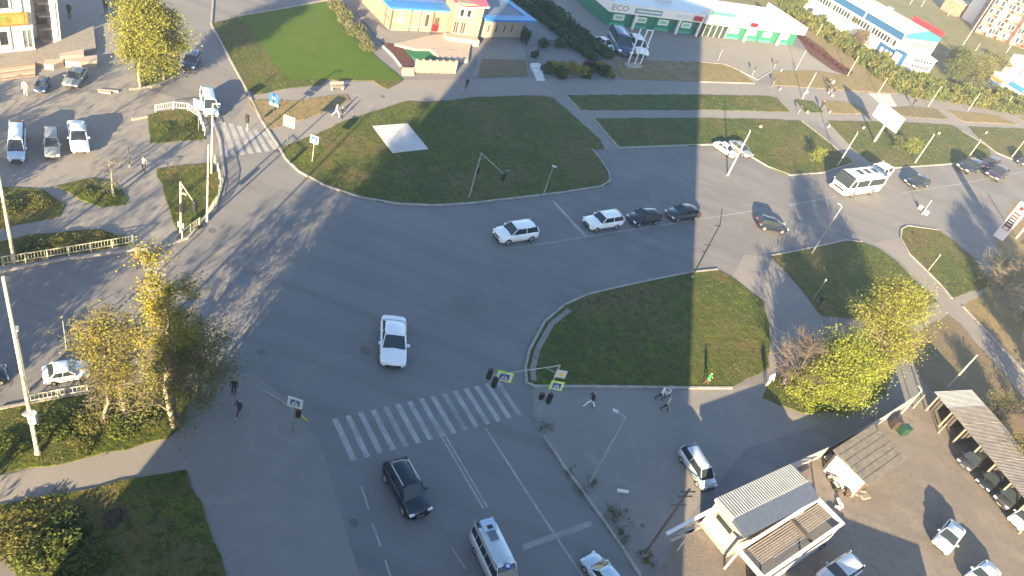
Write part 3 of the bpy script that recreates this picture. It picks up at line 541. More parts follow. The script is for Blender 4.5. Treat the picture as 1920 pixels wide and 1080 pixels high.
# ---- beige house with blue and raspberry roofs
A, C = at(728, 56), at(834, 60); rz, L = frame(A, C)
Hs = empty('beige_house', A, rz, 'beige house with blue sheet roof, raspberry gable and terrace', 'building')
part('wall', CREAM, Hs, (0, L, 0, 10, 0, 3.6))
part('roof', BLUER, Hs, (-.7, L + .3, -.9, 1.9, 3.603, 3.85)); part('roof_deck', plain('dark_blue_roof', (.04, .07, .20), .5), Hs, (-.4, L, 1.9, 10.3, 3.55, 4.25)); part('roof_hatch', LGREY, Hs, (2.4, 4.4, 3.0, 4.2, 4.253, 4.7)); part('ridge', BLUER, Hs, (-.8, .6, 1.5, 10.5, 3.9, 4.4))
part('beam', CREAM2, Hs, (-.05, L, -.10, -.003, 3.0, 3.25), (-.05, L, -.1, -.003, .0, .22))
for px in (733, 769, 787, 811): u = ux(A, C, px, 1.6); part('timber_post', BROWNT, Hs, (u - .08, u + .08, -.16, -.103, 0, 3.3))
for px in (778, 797): window(Hs, ux(A, C, px, 1.7), .85, 1.25, 1.9, 0, CREAM2, plain('brown_pane', (.05, .03, .028), .6, var=0), .3, .14, 0)
u = ux(A, C, 751, 1.8); b = MB(); b.tube((u, -.12, 1.6), (u, -.02, 1.6), .62, .62, 20); b.bb(u - 1.3, u + 1.3, -.06, -.003, 1.5, 1.75); b.bb(u - .3, u + .3, -.07, -.004, 2.2, 2.75); b.build('wall_ornament', CREAM2, Hs)
u = ux(A, C, 817, 1.2); part('door', REDP, Hs, (u - .5, u + .5, -.12, -.003, .05, 1.2), label='red entrance door'); part('door_panel', BROWNT, Hs, (u - .38, u + .38, -.15, -.123, 1.2, 2.3))
# left wing, running away to the top
A3, C3 = at(672, -6), A; rz3, L3 = frame(A3, C3); W3 = empty('beige_wing', A3, rz3, 'timbered beige wing of the house beside the grey shrubs', 'building')
part('wall', CREAM, W3, (0, L3 - .05, 0, 6, 0, 3.5)); part('roof', BLUER, W3, (-.5, L3 - .8, -.6, 5, 3.503, 3.8))
for k in range(6): part('timber_post', BROWNT, W3, (.4 + k * L3 / 6, .56 + k * L3 / 6, -.08, -.003, 0, 3.4))
part('rail', BROWNT, W3, (0, L3 - .1, -.05, -.002, 1.6, 1.75))
# tower part with raspberry roof
A4, C4 = at(843, 74), at(893, 80); rz4, L4 = frame(A4, C4); W4 = empty('house_tower', A4, rz4, 'two storey beige tower of the house with raspberry roof', 'building')
hT = hgt((893, 80), (905, 10)); part('wall', CREAM, W4, (0, L4, 0, 8, 0, hT))
b = MB(); b.quad((-.5, -.5, hT), (L4 * .28, -.5, hT - .5), (L4 * .28, 8, hT + .8), (-.5, 8, hT + 1.4)); b.quad((L4 * .28, -.5, hT - .5), (L4 + .5, -.5, hT + .15), (L4 + .5, 8, hT + 1.6), (L4 * .28, 8, hT + .8)); b.quad((-.5, -.5, hT - .12), (-.5, -.5, hT), (-.5, 8, hT + 1.4), (-.5, 8, hT)); b.build('roof', PINKR, W4)
b = MB(); b.quad((-.55, -.52, hT - .18), (L4 * .28, -.52, hT - .68), (L4 * .28, -.52, hT - .48), (-.55, -.52, hT + .02)); b.quad((L4 * .28, -.52, hT - .68), (L4 + .55, -.52, hT - .03), (L4 + .55, -.52, hT + .17), (L4 * .28, -.52, hT - .48)); b.build('eave_board', WHITE, W4)
for px in (867, 880): window(W4, ux(A4, C4, px, hT * .78), hT * .66, .62, 1.1, 0, WHITE, GLASS, .12, .1, 0)
for px in (855, 868): window(W4, ux(A4, C4, px, 2.3), 1.2, .7, 1.8, 0, CREAM2, plain('brown_pane', (.09, .05, .045), .3), .14, .1, 1)
part('balcony_wall', CREAM2, W4, (-1.2, L4 * .95, -1.6, -.003, 0, 1.0)); part('string_course', CREAM2, W4, (0, L4, -.1, -.002, hT * .5, hT * .5 + .15))
# right wing in the shade
A5, C5 = at(896, 71), at(975, 71); rz5, L5 = frame(A5, C5); W5 = empty('shaded_annex', A5, rz5, 'long shaded annex with bright blue roof edge right of the tower', 'building')
part('wall', BEIGE, W5, (0, L5, .2, 9, 0, 3.2)); part('roof_deck', plain('slate_blue_roof', (.10, .12, .17), .6), W5, (-.1, L5 + .2, .5, 9, 3.3, 3.5)); part('roof', BLUER, W5, (-.1, L5 + 1.5, -1.3, .49, 3.25, 3.6), (L5 + .2, L5 + 1.5, .49, 10, 3.25, 3.6))
for px in (901, 917, 932, 947, 961): u = ux(A5, C5, px, 1.5); part('slit_window', DARK, W5, (u - .09, u + .09, .15, .197, .9, 2.1))
part('lamp_strip', WHITEM, W5, (ux(A5, C5, 915, 3), ux(A5, C5, 933, 3), -.6, -.4, 2.95, 3.1), (ux(A5, C5, 944, 3), ux(A5, C5, 973, 3), -.6, -.4, 2.95, 3.1))
# terrace, ramp, steps and front wall of the house
def slab(name, poly, z0, z1, mat, label=None, cat=None, parent=None, kind=None):
    b = MB(); b.prism([(p.x, p.y) for p in (at(*q[:2], q[2] if len(q) > 2 else z1) for q in poly)], z0, z1); return b.build(name, mat, parent, label=label, cat=cat, kind=kind)
slab('paving', [(668, 22), (728, 57), (808, 60), (800, 78), (742, 84), (715, 78), (700, 60)], 0, .13, PAVE, kind='structure')
ter = slab('raised_terrace', [(740, 82), (806, 66), (834, 63), (838, 60), (845, 74), (884, 80), (880, 96), (838, 92), (780, 92)], 0, .45, CREAM2, 'raised cream terrace and ramp before the beige house', 'terrace')
slab('terrace_wall', [(838, 92), (880, 98), (878, 112), (826, 108), (806, 91)], 0, .55, CREAM2, 'low cream terrace step before the tower part', 'terrace step')
slab('mulch_bed', [(716, 79), (742, 82), (760, 92), (770, 108), (778, 124), (752, 126), (738, 100)], 0, .14, SOIL, kind='structure')
slab('green_mat', [(757, 92), (806, 92), (824, 112), (782, 112), (770, 104)], 0, .16, GREENC, kind='structure')
A6, C6 = at(779, 136), at(852, 138); rz6, L6 = frame(A6, C6); Fw = empty('front_wall', A6, rz6, 'cream panelled front wall along the walkway below the house', 'wall'); hF = hgt((779, 136), (781, 113))
n = 6
for k in range(n): part('wall_panel', CREAM, Fw, (k * L6 / n + .05, (k + 1) * L6 / n - .05, 0, .3, 0, hF))
for k in range(n + 1): part('pier', CREAM2, Fw, (k * L6 / n - .1, k * L6 / n + .1, -.06, .36, .003, hF + .12))
for i in range(4): slab('step', [(754, 126 + i * 3.6), (777, 126 + i * 3.6), (777, 129.6 + i * 3.6), (754, 129.6 + i * 3.6)], 0, .55 - .13 * i, CREAM2, label='pale stone step of the short flight by the lawn corner', cat='step') ['group'] = 'steps by the lawn corner'
strip('edging', [(718, 88), (735, 104), (752, 126)], .25, WHITE, 0, .2)
for i in range(4): slab('step', [(995 + i * 3, 118 + i * 8), (1012 + i * 2, 118 + i * 8), (1016 + i * 2, 126 + i * 8), (998 + i * 3, 126 + i * 8)], 0, .5 - .12 * i, LGREY, label='shaded grey step down to the walkway beside the yellow shrubs', cat='step')['group'] = 'shaded steps by the yellow shrubs'
slab('shaded_paving', [(896, 75), (975, 74), (985, 100), (990, 140), (880, 143), (893, 120)], 0, .10, PAVE, kind='structure')
slab('shaded_lawn', [(903, 110), (985, 112), (990, 142), (896, 144)], 0, .115, EARTH, kind='structure')
# ---- blue and white warehouse
A, C = at(1534, 33), at(1668, 116); rz, L = frame(A, C); hW = 7.2
B = empty('blue_warehouse', A, rz, 'large blue and white warehouse with long window band', 'building')
Lx, Wd = L, 14.0
part('wall', WHITE, B, (-6, L, 0, Wd, 0, hW)); b = MB()
b.quad((-6.3, -.6, hW), (L + .4, -.6, hW), (L + .4, Wd / 2, hW + 1.4), (-6.3, Wd / 2, hW + 1.4)); b.quad((-6.3, Wd + .6, hW), (-6.3, Wd / 2, hW + 1.4), (L + .4, Wd / 2, hW + 1.4), (L + .4, Wd + .6, hW)); b.quad((-6.3, -.6, hW - .15), (-6.3, -.6, hW), (L + .4, -.6, hW), (L + .4, -.6, hW - .15)[:3]); b.build('roof', WHITEM, B)
part('cladding', BLUEW, B, (-6, L * .49, -.1, -.003, hW - 1.9, hW - .16), (L * .51, L - .15, -.1, -.003, hW - 1.9, hW - .16))
b = MB(); b.quad((L + .06, 0, hW - 1.2), (L + .06, Wd, hW - 1.2), (L + .06, Wd, hW), (L + .06, Wd / 2, hW + 1.3), (L + .06, 0, hW)); b.build('gable_cladding', BLUEL, B)
part('gable_window_band', LGREY, B, (L + .003, L + .08, .8, Wd - .6, hW - 3.4, hW - 1.6)); 
for k in range(9): part('gable_pane', GLASSB, B, (L + .083, L + .12, 1.0 + k * 1.4, 2.2 + k * 1.4, hW - 3.2, hW - 1.8))
part('corner_trim', WHITEM, B, (L - .15, L + .15, -.15, -.003, 0, hW))
part('window_band', WHITEM, B, (-6, L - .3, -.13, -.004, 3.2, 5.0), (-6, L - .3, -.4, -.132, 2.9, 3.15))
nw = 30
for k in range(nw):
    x = -5 + (L + 4) * (k + .5) / nw; part('window', GLASS if k % 7 else GLASSB, B, (x - .36, x + .36, -.17, -.133, 3.4, 4.8))
part('ground_cladding', BLUEW, B, (L * .80, L - .2, -.09, -.003, .2, 2.88))
for k in range(3): x = L * .84 + k * L * .055; part('letter_board', WHITE, B, (x, x + L * .032, -.13, -.093, .9, 2.0))
part('annex', LGREY, B, (L * .04, L * .38, -4.5, -.14, 0, 2.6))
for k in range(3): b = MB(); b.tube((L * .2 + k * 2, -4.55, 1.3), (L * .2 + k * 2, -4.52, 1.3), .45, .45, 12); b.build('round_vent', DARK, B)
part('roof_sign', REDP, B, (-7.4, -6.4, -3, 4, 3.2, 8.6), label='red end panel'); part('roof_flag_sign', REDP, B, (L * .60, L * .98, Wd + .7, Wd + .9, hW - .5, hW + 1.3), label='red sign on the far eave')
for x, y in ((.35, .25), (.5, .3), (.62, .35), (.45, .6)): part('roof_vent', LGREY, B, (L * x, L * x + 1.3, Wd * y, Wd * y + .8, hW + .5, hW + 1.5))
b = MB(); pp = [(L * .78, 3.5), (L * .82, 4.5), (L * .86, 4.0), (L * .9, 5.5), (L * .93, 5.2)]
for i in range(4): b.tube((pp[i][0], pp[i][1], hW + 1.2), (pp[i + 1][0], pp[i + 1][1], hW + 1.2), .3, .3, 6)
b.build('duct', GALV, B)
part('blue_porch', BLUEW, B, (L + .2, L + 2.6, -.6, 1.0, 0, 3.4)); part('porch_board', WHITE, B, (L + .4, L + 2.4, -.65, -.603, .6, 2.9))
A7, C7 = at(1700, 131), at(1739, 140); rz7, L7 = frame(A7, C7); N = empty('white_annex', A7, rz7, 'low white office annex at the foot of the blue warehouse', 'building')
part('wall', WHITE, N, (0, L7, 0, 6, 0, 3.6)); part('roof', WHITEM, N, (-.2, L7 + .2, -.2, 6.2, 3.603, 3.75))
for r_ in range(2):
    for k in range(6): part('window', GLASS, N, (.5 + k * (L7 - 1) / 6, .5 + k * (L7 - 1) / 6 + .55, -.05, -.003, .9 + r_ * 1.45, 1.6 + r_ * 1.45))
# ---- white shop and tanks at the right edge
A, C = at(1848, 160), at(1925, 209); rz, L = frame(A, C); hS = 3.6
Sh = empty('white_shop', A, rz, 'long white shop with blue and dark red band at the right edge', 'building')
part('wall', WHITE, Sh, (0, L + 8, 0, 9, 0, hS)); part('roof', LGREY, Sh, (-.2, L + 8, -.3, 9.3, hS + .003, hS + .3)); part('canopy', YELB, Sh, (-.3, L * .28, -.5, -.003, 2.3, 2.9)); part('blue_band', BLUER, Sh, (L * .42, L * .72, -.34, -.303, hS - .7, hS + .35)); part('red_band', REDP, Sh, (L * .76, L * .98, -.34, -.303, hS - .6, hS + .3))
for k in range(6): x = L * .4 + k * L * .11; window(Sh, x, .7, .95, 1.5, 0, WHITEM, GLASS, .1, .1, 1)
for k in range(4): part('window_slit', GREY, Sh, (L * .08 + k * L * .07, L * .08 + k * L * .07 + .35, -.04, -.002, 1, 2))
for i, (px, py) in enumerate(((1895, 140), (1908, 147), (1922, 156))):
    c = at(px, py); b = MB(); b.bb(-2, 2, -1.6, 1.6, 0, 5.2); o = b.build('storage_box', WHITE, None, c, .6); tag(o, 'tall white storage block behind the shop, %s' % ('leftmost', 'middle', 'rightmost')[i], 'storage block')
# ---- brick apartment blocks, top right
def block(A, C, H, D_, label, mats, floors, bays, x0=0, winh=1.5):
    rz, L = frame(A, C); o = empty('apartment_block', A, rz, label, 'building'); part('wall', mats[0], o, (0, L, .0, D_, 0, H)); part('roof', GREY, o, (-.3, L + .3, -.3, D_ + .3, H + .003, H + .5))
    for k in range(0, bays, 3): w_ = L / bays; part('pilaster', mats[1 if k % 2 else 0], o, (w_ * k + .1, w_ * (k + 1) - .1, -.6, -.003, 0, H))
    for fl in range(floors):
        for k in range(bays):
            x = L * (k + .5) / bays; z = 1.2 + fl * (H - 1.5) / floors; y = -.6 if k % 3 == 0 else 0
            f = part('window', WHITE, o, (x - .62, x + .62, y - .08, y - .005, z - .1, z + winh + .1)); part('pane', GLASS if R.random() < .6 else GLASSB, f, (x - .5, x + .5, y - .11, y - .083, z, z + winh))
            if k % 3 == 0: part('balcony', mats[2 + (k // 3) % 2], o, (x - 1.05, x + 1.05, y - .9, y - .113, z - .75, z - .12))
    return o
block(at(1826, 60), at(1884, 80), 32, 4, 'brick apartment block with pale balconies, left of the far pair', (BRICKM, BRICKP, BRICKP, CREAM2), 11, 9)
block(at(1887, 82), at(1945, 98), 32, 10, 'brick apartment block at the far right corner of the view', (BRICKM, BRICKP, CREAM2, BRICKM), 11, 7)
A8, C8 = at(1802, 34), at(1821, 44); rz8, L8 = frame(A8, C8); G8 = empty('grey_hall', A8, rz8, 'grey blue hall with white end beside the brick blocks', 'building'); part('wall', WHITE, G8, (0, L8, 0, 16, 0, 8)); part('side_wall', LGREY, G8, (L8 + .003, L8 + .3, 0, 26, 0, 10)); part('porch', BRICKP, G8, (-7, -1, -3, 4, 0, 4)); part('porch_roof', CREAM2, G8, (-7.4, -.6, -3.4, 4.4, 4.003, 4.4))
Gg = empty('garage_row', (25.3, 26.3, 0), 0, 'unseen low flat garage row just outside the bottom right of the view', 'garage'); part('wall', GREY, Gg, (0, 12, 0, 6, 0, 2.7)); part('roof', GREY, Gg, (-.1, 12.1, -.1, 6.1, 2.703, 2.8))  # invented block out of frame, there to cast the dark area on the yard
# ---- white two storey shop, top left
A, C = at(-60, 106), at(67, 93); rz, L = frame(A, C); W1 = empty('corner_shop', A, rz, 'white two storey shop with mustard sign band at top left', 'building'); hM = hgt((67, 93), (63, 40))
part('wall', WHITE, W1, (0, L, 0, 7, 0, hM * 2.2)); part('sign_band', YELB, W1, (0, L - .5, -.35, -.003, hM * .93, hM * 1.35)); part('sign_mark', plain('orange_mark', (.7, .20, .06), .5), W1, (L - 2.0, L - .9, -.39, -.353, hM * 1.0, hM * 1.3)); part('sign_stripe', plain('sign_green', (.10, .20, .06), .6), W1, (.2, L - 2.6, -.38, -.353, hM * 1.18, hM * 1.25)); part('sign_stripe', plain('sign_brown', (.28, .12, .05), .6), W1, (.2, L - .6, -.38, -.353, hM * .94, hM * 1.0))
for px in (8, 52): u = ux(A, C, px, 1.2); window(W1, u, .9 if px == 8 else .35, .8 if px == 8 else .9, 1.5 if px == 8 else 2.0, 0, WHITE, GLASS if px == 8 else GLASSB, .1, .1, 0 if px == 8 else 1)
u = ux(A, C, 8, hM * 1.5); window(W1, u, hM * 1.5, .9, 1.6, 0, LGREY, GLASS, .14, .12, 0)
for px in (17, 20): u = ux(A, C, px, 1.2); part('downpipe', LGREY, W1, (u - .05, u + .05, -.12, -.003, .3, hM * .9))
u = ux(A, C, 36, hM * 1.7); part('downpipe', LGREY, W1, (u - .1, u + .1, -.15, -.003, hM * 1.36, hM * 2.2))
A9, C9 = at(81, 82), at(115, 79); rz9, L9 = frame(A9, C9); W9 = empty('stair_wing', A9, rz9, 'tall white wing with open stacked stair bays beside the shop', 'building')
part('wall', WHITE, W9, (-1.6, L9, 1.5, 7, 0, 9), (L9 * .62, L9, 0, 1.497, 0, 9), (-1.6, -.2, 0, 1.497, 0, 9) if False else (L9 * .60, L9 * .61, 0, 1.4, 0, 9))
for k in range(6):
    part('stair_landing', CREAM2, W9, (0, L9 * .6, .1, 1.5, k * 1.45 + .02, k * 1.45 + .2)); part('stair_back', (BEIGE, BROWNT, CREAM, LGREY, plain('teal_panel', (.2, .45, .42), .6), BEIGE)[k], W9, (.1, L9 * .58, 1.3, 1.497, k * 1.45 + .22, k * 1.45 + 1.3))
part('pipe', LGREY, W9, (L9 * .8, L9 * .84, -.1, -.003, .5, 9))
part('rear_shade_wall', GREY, W9, (-2.2, -1.65, .5, 6, 0, 8))
# porch terrace, steps and low walls of the shop
slab('shop_terrace', [(-60, 122), (-40, 108), (66, 96), (175, 48), (180, 90), (120, 108), (30, 126), (-60, 135)], 0, .45, plain('terrace_stone', (.20, .18, .155), .9, var=.2), 'raised stone terrace before the white shops', 'terrace')
b = [((112, 100), (157, 92), (157, 103), (112, 106)), ((122, 110), (182, 103), (182, 115), (150, 117), (122, 114)), ((84, 112), (120, 109), (118, 115), (100, 122), (82, 120))]
for i, q in enumerate(b): slab('low_wall', q, 0, .9 - .15 * i, CREAM2, 'low %s stone parapet by the shop steps' % ('upper', 'lower long', 'short left')[i], 'parapet')
for i in range(5): slab('stair_step', [(-20, 127 + i * 5), (66, 116 + i * 5), (66, 121 + i * 5), (-20, 132 + i * 5)], 0, .5 - .09 * i, CREAM2 if i % 2 else CREAM, 'wide pale step before the white shop, one of a flight of five', 'step')['group'] = 'wide steps before the white shop'
for p in (((183, 170), (222, 173)), ((243, 169), (272, 165)), ((284, 166), (300, 161)), ((185, 173), (208, 176)), ((248, 226), (277, 220))): strip('kerb', list(p), .22, CREAM2, 0, .2)
# ---- kiosk with ribbed roof
hk = hgt((1360, 1043), (1394, 1003)); A = at(1394, 1003, hk); C = at(1531, 932, hk); A.z = C.z = 0; rz, L = frame(A, C)
Wk = (at(1346, 940, hk) - at(1394, 1003, hk)).length
K = empty('metal_kiosk', A, rz, 'cream kiosk with ribbed grey metal roof inside the yard fence', 'kiosk')
part('wall', plain('kiosk_panel', (.33, .295, .275), .7, var=.05), K, (0, L, 0, Wk, 0, hk)); part('plinth', CREAM2, K, (-.08, L + .05, -.06, Wk + .06, 0, .22))
z0, z1 = hk + .02, hk + .45; b = MB(); ym = 1.15
b.quad((-.12, ym, z1), (L + .12, ym, z1), (L + .12, Wk + .15, z1 - .12), (-.12, Wk + .15, z1 - .12)); b.quad((-.12, ym, z1), (-.12, Wk + .15, z1 - .12), (-.12, Wk + .15, z0), (-.12, ym, z0)); b.quad((L + .12, ym, z1), (L + .12, Wk + .15, z1 - .12), (L + .12, Wk + .15, z0), (L + .12, ym, z0)); b.quad((-.12, Wk + .15, z0), (-.12, Wk + .15, z1 - .12), (L + .12, Wk + .15, z1 - .12), (L + .12, Wk + .15, z0)); rf = b.build('roof', ALU, K)
b = MB(); b.quad((-.12, -.2, z0), (L + .12, -.2, z0), (L + .12, ym, z1), (-.12, ym, z1)); b.quad((-.12, -.2, z0 - .12), (L + .12, -.2, z0 - .12), (L + .12, -.2, z0), (-.12, -.2, z0)); b.quad((-.12, -.2, z0 - .12), (-.12, -.2, z0), (-.12, ym, z1), (-.12, ym, z0)); b.build('lower_roof', plain('blue_grey_sheet', (.055, .07, .105), .5), K)
b = MB(); k = 0
while -.1 + k * .26 < L: x = -.06 + k * .26; b.quad((x, ym, z1 + .01), (x + .05, ym, z1 + .06), (x + .05, Wk + .13, z1 - .06), (x, Wk + .13, z1 - .11)); b.quad((x + .05, ym, z1 + .06), (x + .1, ym, z1 + .01), (x + .1, Wk + .13, z1 - .11), (x + .05, Wk + .13, z1 - .06)); k += 1
b.build('roof_rib', ALU, rf, kind='stuff')
f_ = part('window', PLANK, K, (-.06, -.003, Wk * .22, Wk * .80, hk * .62, hk * .86)); part('pane', GLASS, f_, (-.09, -.063, Wk * .25, Wk * .77, hk * .66, hk * .82))
# ---- open white frame with slats beside the kiosk
hp = hgt((1543, 1022), (1576, 985)); A = at(1436, 1082, hp); C = at(1576, 985, hp); Wp = (at(1535, 937, hp) - C).length; A.z = C.z = 0; rz, Lp = frame(A, C)
Pg = empty('slatted_pen', A, rz, 'white framed open pen with slatted cover in front of the kiosk', 'pen')
part('frame_beam', WHITE, Pg, (-.2, Lp, -.1, .12, hp, hp + .2), (-.2, Lp, Wp - .1, Wp + .1, hp, hp + .2)); part('frame_end', WHITE, Pg, (Lp + .003, Lp + .32, -.1, Wp + .1, hp, hp + .2), (-.5, -.203, -.1, Wp + .1, hp, hp + .2))
for x in (0, Lp * .5, Lp):
    for y in (.02, Wp): part('post', WHITE, Pg, (x - .06, x + .06, y - .06, y + .06, 0, hp - .003))
for k in range(8): part('slat', PLANK, Pg, (.1, Lp - .05, Wp - .32 - k * .17, Wp - .22 - k * .17, hp - .1, hp - .04))
part('floor_board', plain('pen_floor', (.10, .10, .11), .9), Pg, (.1, Lp - .1, .13, Wp - .12, hp - .7, hp - .65)); part('cross_beam', BROWNT, Pg, (Lp * .6, Lp * .6 + .2, .13, Wp - .12, hp - .02, hp + .1)); part('wall_board', LGREY, Pg, (.08, Lp - .08, -.09, -.04, .1, hp * .6))
for d in (.25, .5): part('rail', GALV, Pg, (Lp * .2, Lp * .6, .2 + d, .25 + d, hp - .03, hp))
c = at(1538, 1030); b = MB(); b.tube((0, 0, .33), (.06, .2, .33), .33, .33, 16); b.mi = 1; b.tube((-.01, -.03, .33), (.0, 0, .33), .17, .17, 12); o = b.build('spare_wheel', [RUBBER, RIM], None, (c.x, c.y, 0), rz); tag(o, 'black car wheel leaning by the corner of the slatted pen', 'wheel')
# cream canopy stub left of the kiosk
Aw = empty('awning', at(1290, 1010), 0, 'thin pale slatted awning reaching left from the kiosk wall', 'awning')
def awn(name, q, m_):
    b = MB(); b.prism([(p.x, p.y) for p in (at(x, y, 1.9) - at(1290, 1010) for x, y in q)], 1.85, 1.95); b.build(name, m_, Aw)
awn('fascia', ((1248, 998), (1346, 946), (1348, 952), (1252, 1004)), WHITE)
for k in range(5): awn('slat', [(1262 + k * 9 + dx, 1007 - k * 5.2 + dy) for dx, dy in ((0, -3), (8, -7), (40 - k * 7, -12 + k * 2), (34 - k * 7, -8 + k * 2))], CREAM2)
awn('lower_edge', ((1256, 1012), (1318, 984), (1318, 988), (1258, 1016)), CREAM2)
for p in ((1270, 1032), (1330, 990)): c = at(*p); b = MB(); b.tube((0, 0, 0), (0, 0, 1.84), .04); tag(b.build('awning_post', WHITE, None, (c.x, c.y, 0)), 'slim white post under the awning edge by the kiosk', 'post', 'posts under the kiosk awning')
# ---- old hut with board roof
hh = 2.1; A = at(1625, 905, hh); C = at(1692, 857, hh); Wh = (at(1580, 840, hh) - A).length - .3; A.z = C.z = 0; rz, L = frame(A, C)
Q = empty('old_hut', A, rz, 'old hut with grey board roof and one sunlit white wall', 'hut')
part('wall', BROWNT, Q, (0, L, 0, Wh, 0, hh)); part('white_wall', WHITE, Q, (-.14, -.003, .1, Wh - .2, 0, hh - .02))
nb = 6
for k in range(nb):
    y0, y1 = -.3 + k * (Wh + .6) / nb, -.3 + (k + 1) * (Wh + .6) / nb - .03; z = hh + .05 + .05 * k; b = MB(); x0 = -.25 + R.uniform(-.1, .1); x1 = L + .3 + R.uniform(-.15, .15)
    b.quad((x0, y0, z), (x1, y0, z), (x1, y1, z + .07), (x0, y1, z + .07)); b.quad((x0, y0, z - .06), (x1, y0, z - .06), (x1, y0, z), (x0, y0, z)); b.quad((x0, y1, z + .01), (x0, y0, z - .06), (x0, y0, z), (x0, y1, z + .07)); b.build('roof_board', ROOFOLD, Q)
c = at(1575, 880)
for i, (px, py, s, m_) in enumerate(((1552, 868, .7, PLANK), (1560, 905, .6, GREY), (1573, 893, .8, LGREY), (1549, 855, .5, PLANK), (1584, 915, .6, CREAM2), (1590, 930, .5, BROWNT), (1572, 950, .45, WHITE), (1609, 930, .7, PLANK))):
    c = at(px, py); b = MB()
    for q in range(4): b.box((R.uniform(-s, s) * .6, R.uniform(-s, s) * .6, .1 + .16 * q), (s * R.uniform(.7, 1.5), s * R.uniform(.25, .6), R.uniform(.08, .2)), rz=R.uniform(0, 3), rx=R.uniform(-.25, .25))
    tag(b.build('scrap_pile', m_, None, (c.x, c.y, 0)), 'pile of %s in front of the white hut wall' % ('loose planks', 'grey rubble', 'pale broken boards', 'brown offcuts', 'cream boards', 'dark timber scraps', 'white bags', 'long planks')[i], 'scrap')
for px, py in ((1563, 890), (1556, 898), (1568, 915)): c = at(px, py); b = MB(); b.tube((0, 0, .02), (0, 0, .24), .36, .34, 14); b.mi = 1; b.tube((0, 0, .21), (0, 0, .245), .17, .17, 10); tag(b.build('discarded_ring', [RUBBER, DIRT], None, (c.x, c.y, 0)), 'old black tyre lying by the hut scrap', 'tyre', 'old tyres by the hut')  # worn tyres lying flat beside the scrap piles
c = at(1690, 812); b = MB(); b.bb(-.45, .45, -.35, .35, 0, .9); b.bb(-.48, .48, -.38, .38, .903, .98); tag(b.build('waste_bin', plain('bin_green', (.008, .04, .02), .5), None, c, .5), 'dark green waste bin behind the old hut', 'bin')
c = at(1675, 802); b = MB(); b.bb(-.4, .4, -.3, .3, 0, 1.1); tag(b.build('metal_drum', plain('drum_brown', (.035, .022, .018), .6), None, c, .3), 'rusty brown box standing between hut and green bin', 'box')
# ---- carport
A = at(1733, 768); C = at(1930, 1010); rz, L = frame(A, C); hc = 2.3; Wc = 4.2
Kp = empty('carport', A, rz, 'long open carport with weathered corrugated roof', 'carport'); L = L + 2
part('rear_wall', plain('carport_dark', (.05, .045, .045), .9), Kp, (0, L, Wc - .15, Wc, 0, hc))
for k in range(9):
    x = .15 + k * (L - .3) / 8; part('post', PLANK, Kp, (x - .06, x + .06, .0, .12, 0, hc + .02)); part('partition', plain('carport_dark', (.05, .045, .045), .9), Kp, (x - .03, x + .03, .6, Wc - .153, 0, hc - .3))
np_ = 8
for k in range(np_):
    x0, x1 = -.3 + k * (L + .6) / np_, -.3 + (k + 1) * (L + .6) / np_ - .02; b = MB(); nn = 14
    for i in range(nn):
        a0, a1 = x0 + (x1 - x0) * i / nn, x0 + (x1 - x0) * (i + .5) / nn; a2 = x0 + (x1 - x0) * (i + 1) / nn; zz = hc + .06 + .015 * (k % 2)
        b.quad((a0, -.4, zz), (a1, -.4, zz + .06), (a1, Wc + .3, zz + .36), (a0, Wc + .3, zz + .3)); b.quad((a1, -.4, zz + .06), (a2, -.4, zz), (a2, Wc + .3, zz + .3), (a1, Wc + .3, zz + .36))
    b.build('roof_sheet', CORR if k else ALU, Kp)
# ---- corrugated yard fence
def board_fence(line, h, mat, label, name='board_fence', w_=1.1, t_=.05):
    P = [at(*p) for p in line]; o = empty(name, P[0], 0, label, 'fence')
    for i in range(len(P) - 1):
        d = P[i + 1] - P[i]; n = max(1, int(d.length / w_)); a = atan2(d.y, d.x)
        for k in range(n):
            q = P[i] + d * ((k + .5) / n) - P[0]; b = MB(); b.box((0, 0, h / 2), (d.length / n - .02, t_, h + R.uniform(-.03, .03))); b.build('fence_panel', mat, o, (q.x, q.y, 0), a)
    return o
board_fence([(1470, 888), (1550, 852), (1640, 800), (1700, 760)], 1.4, GREY, 'grey panel fence between the parking lot and the yard')
# shadow casting yard hedge and fence toward bottom right
def rail_fence(line, h, mat, label, step=1.6, pick=.22, name='railing'):
    P = [at(*p) for p in line]; o = empty(name, P[0], 0, label, 'railing'); pk = MB()
    for i in range(len(P) - 1):
        d = P[i + 1] - P[i]; a = atan2(d.y, d.x); q0 = P[i] - P[0]
        for z in (h, h * .35): m = q0 + d / 2; b = MB(); b.box((m.x, m.y, z), (d.length, .05, .05), rz=a); b.build('rail', mat, o)
        n = max(1, round(d.length / step))
        for k in range(n + (i == len(P) - 2)): q = q0 + d * (k / n); b = MB(); b.box((q.x, q.y, h / 2 + .02), (.08, .08, h + .06)); b.build('post', mat, o)
        n = int(d.length / pick)
        for k in range(n): q = q0 + d * ((k + .5) / n); pk.box((q.x, q.y, h * .67), (.025, .025, h * .64 - .06))
    pk.build('pickets', mat, o, kind='stuff'); return o
RAILM = plain('railing_paint', (.42, .40, .30), .6, var=.15)
rail_fence([(7, 500), (130, 480), (250, 459)], .95, RAILM, 'long pale green railing along the left street kerb')
rail_fence([(342, 450), (357, 437), (374, 425)], .95, RAILM, 'short railing below the corner traffic light')
rail_fence([(390, 408), (408, 380), (414, 350), (408, 322), (402, 306)], .95, RAILM, 'curved railing along the corner lawn')
rail_fence([(292, 212), (325, 206), (352, 209), (372, 222), (381, 246), (384, 255)], .95, WHITEM, 'white railing curving round the shrub island')
rail_fence([(55, 757), (110, 746), (165, 737)], .8, RAILM, 'low railing above the left verge beside the white sedan')
c = at(1600, 850)
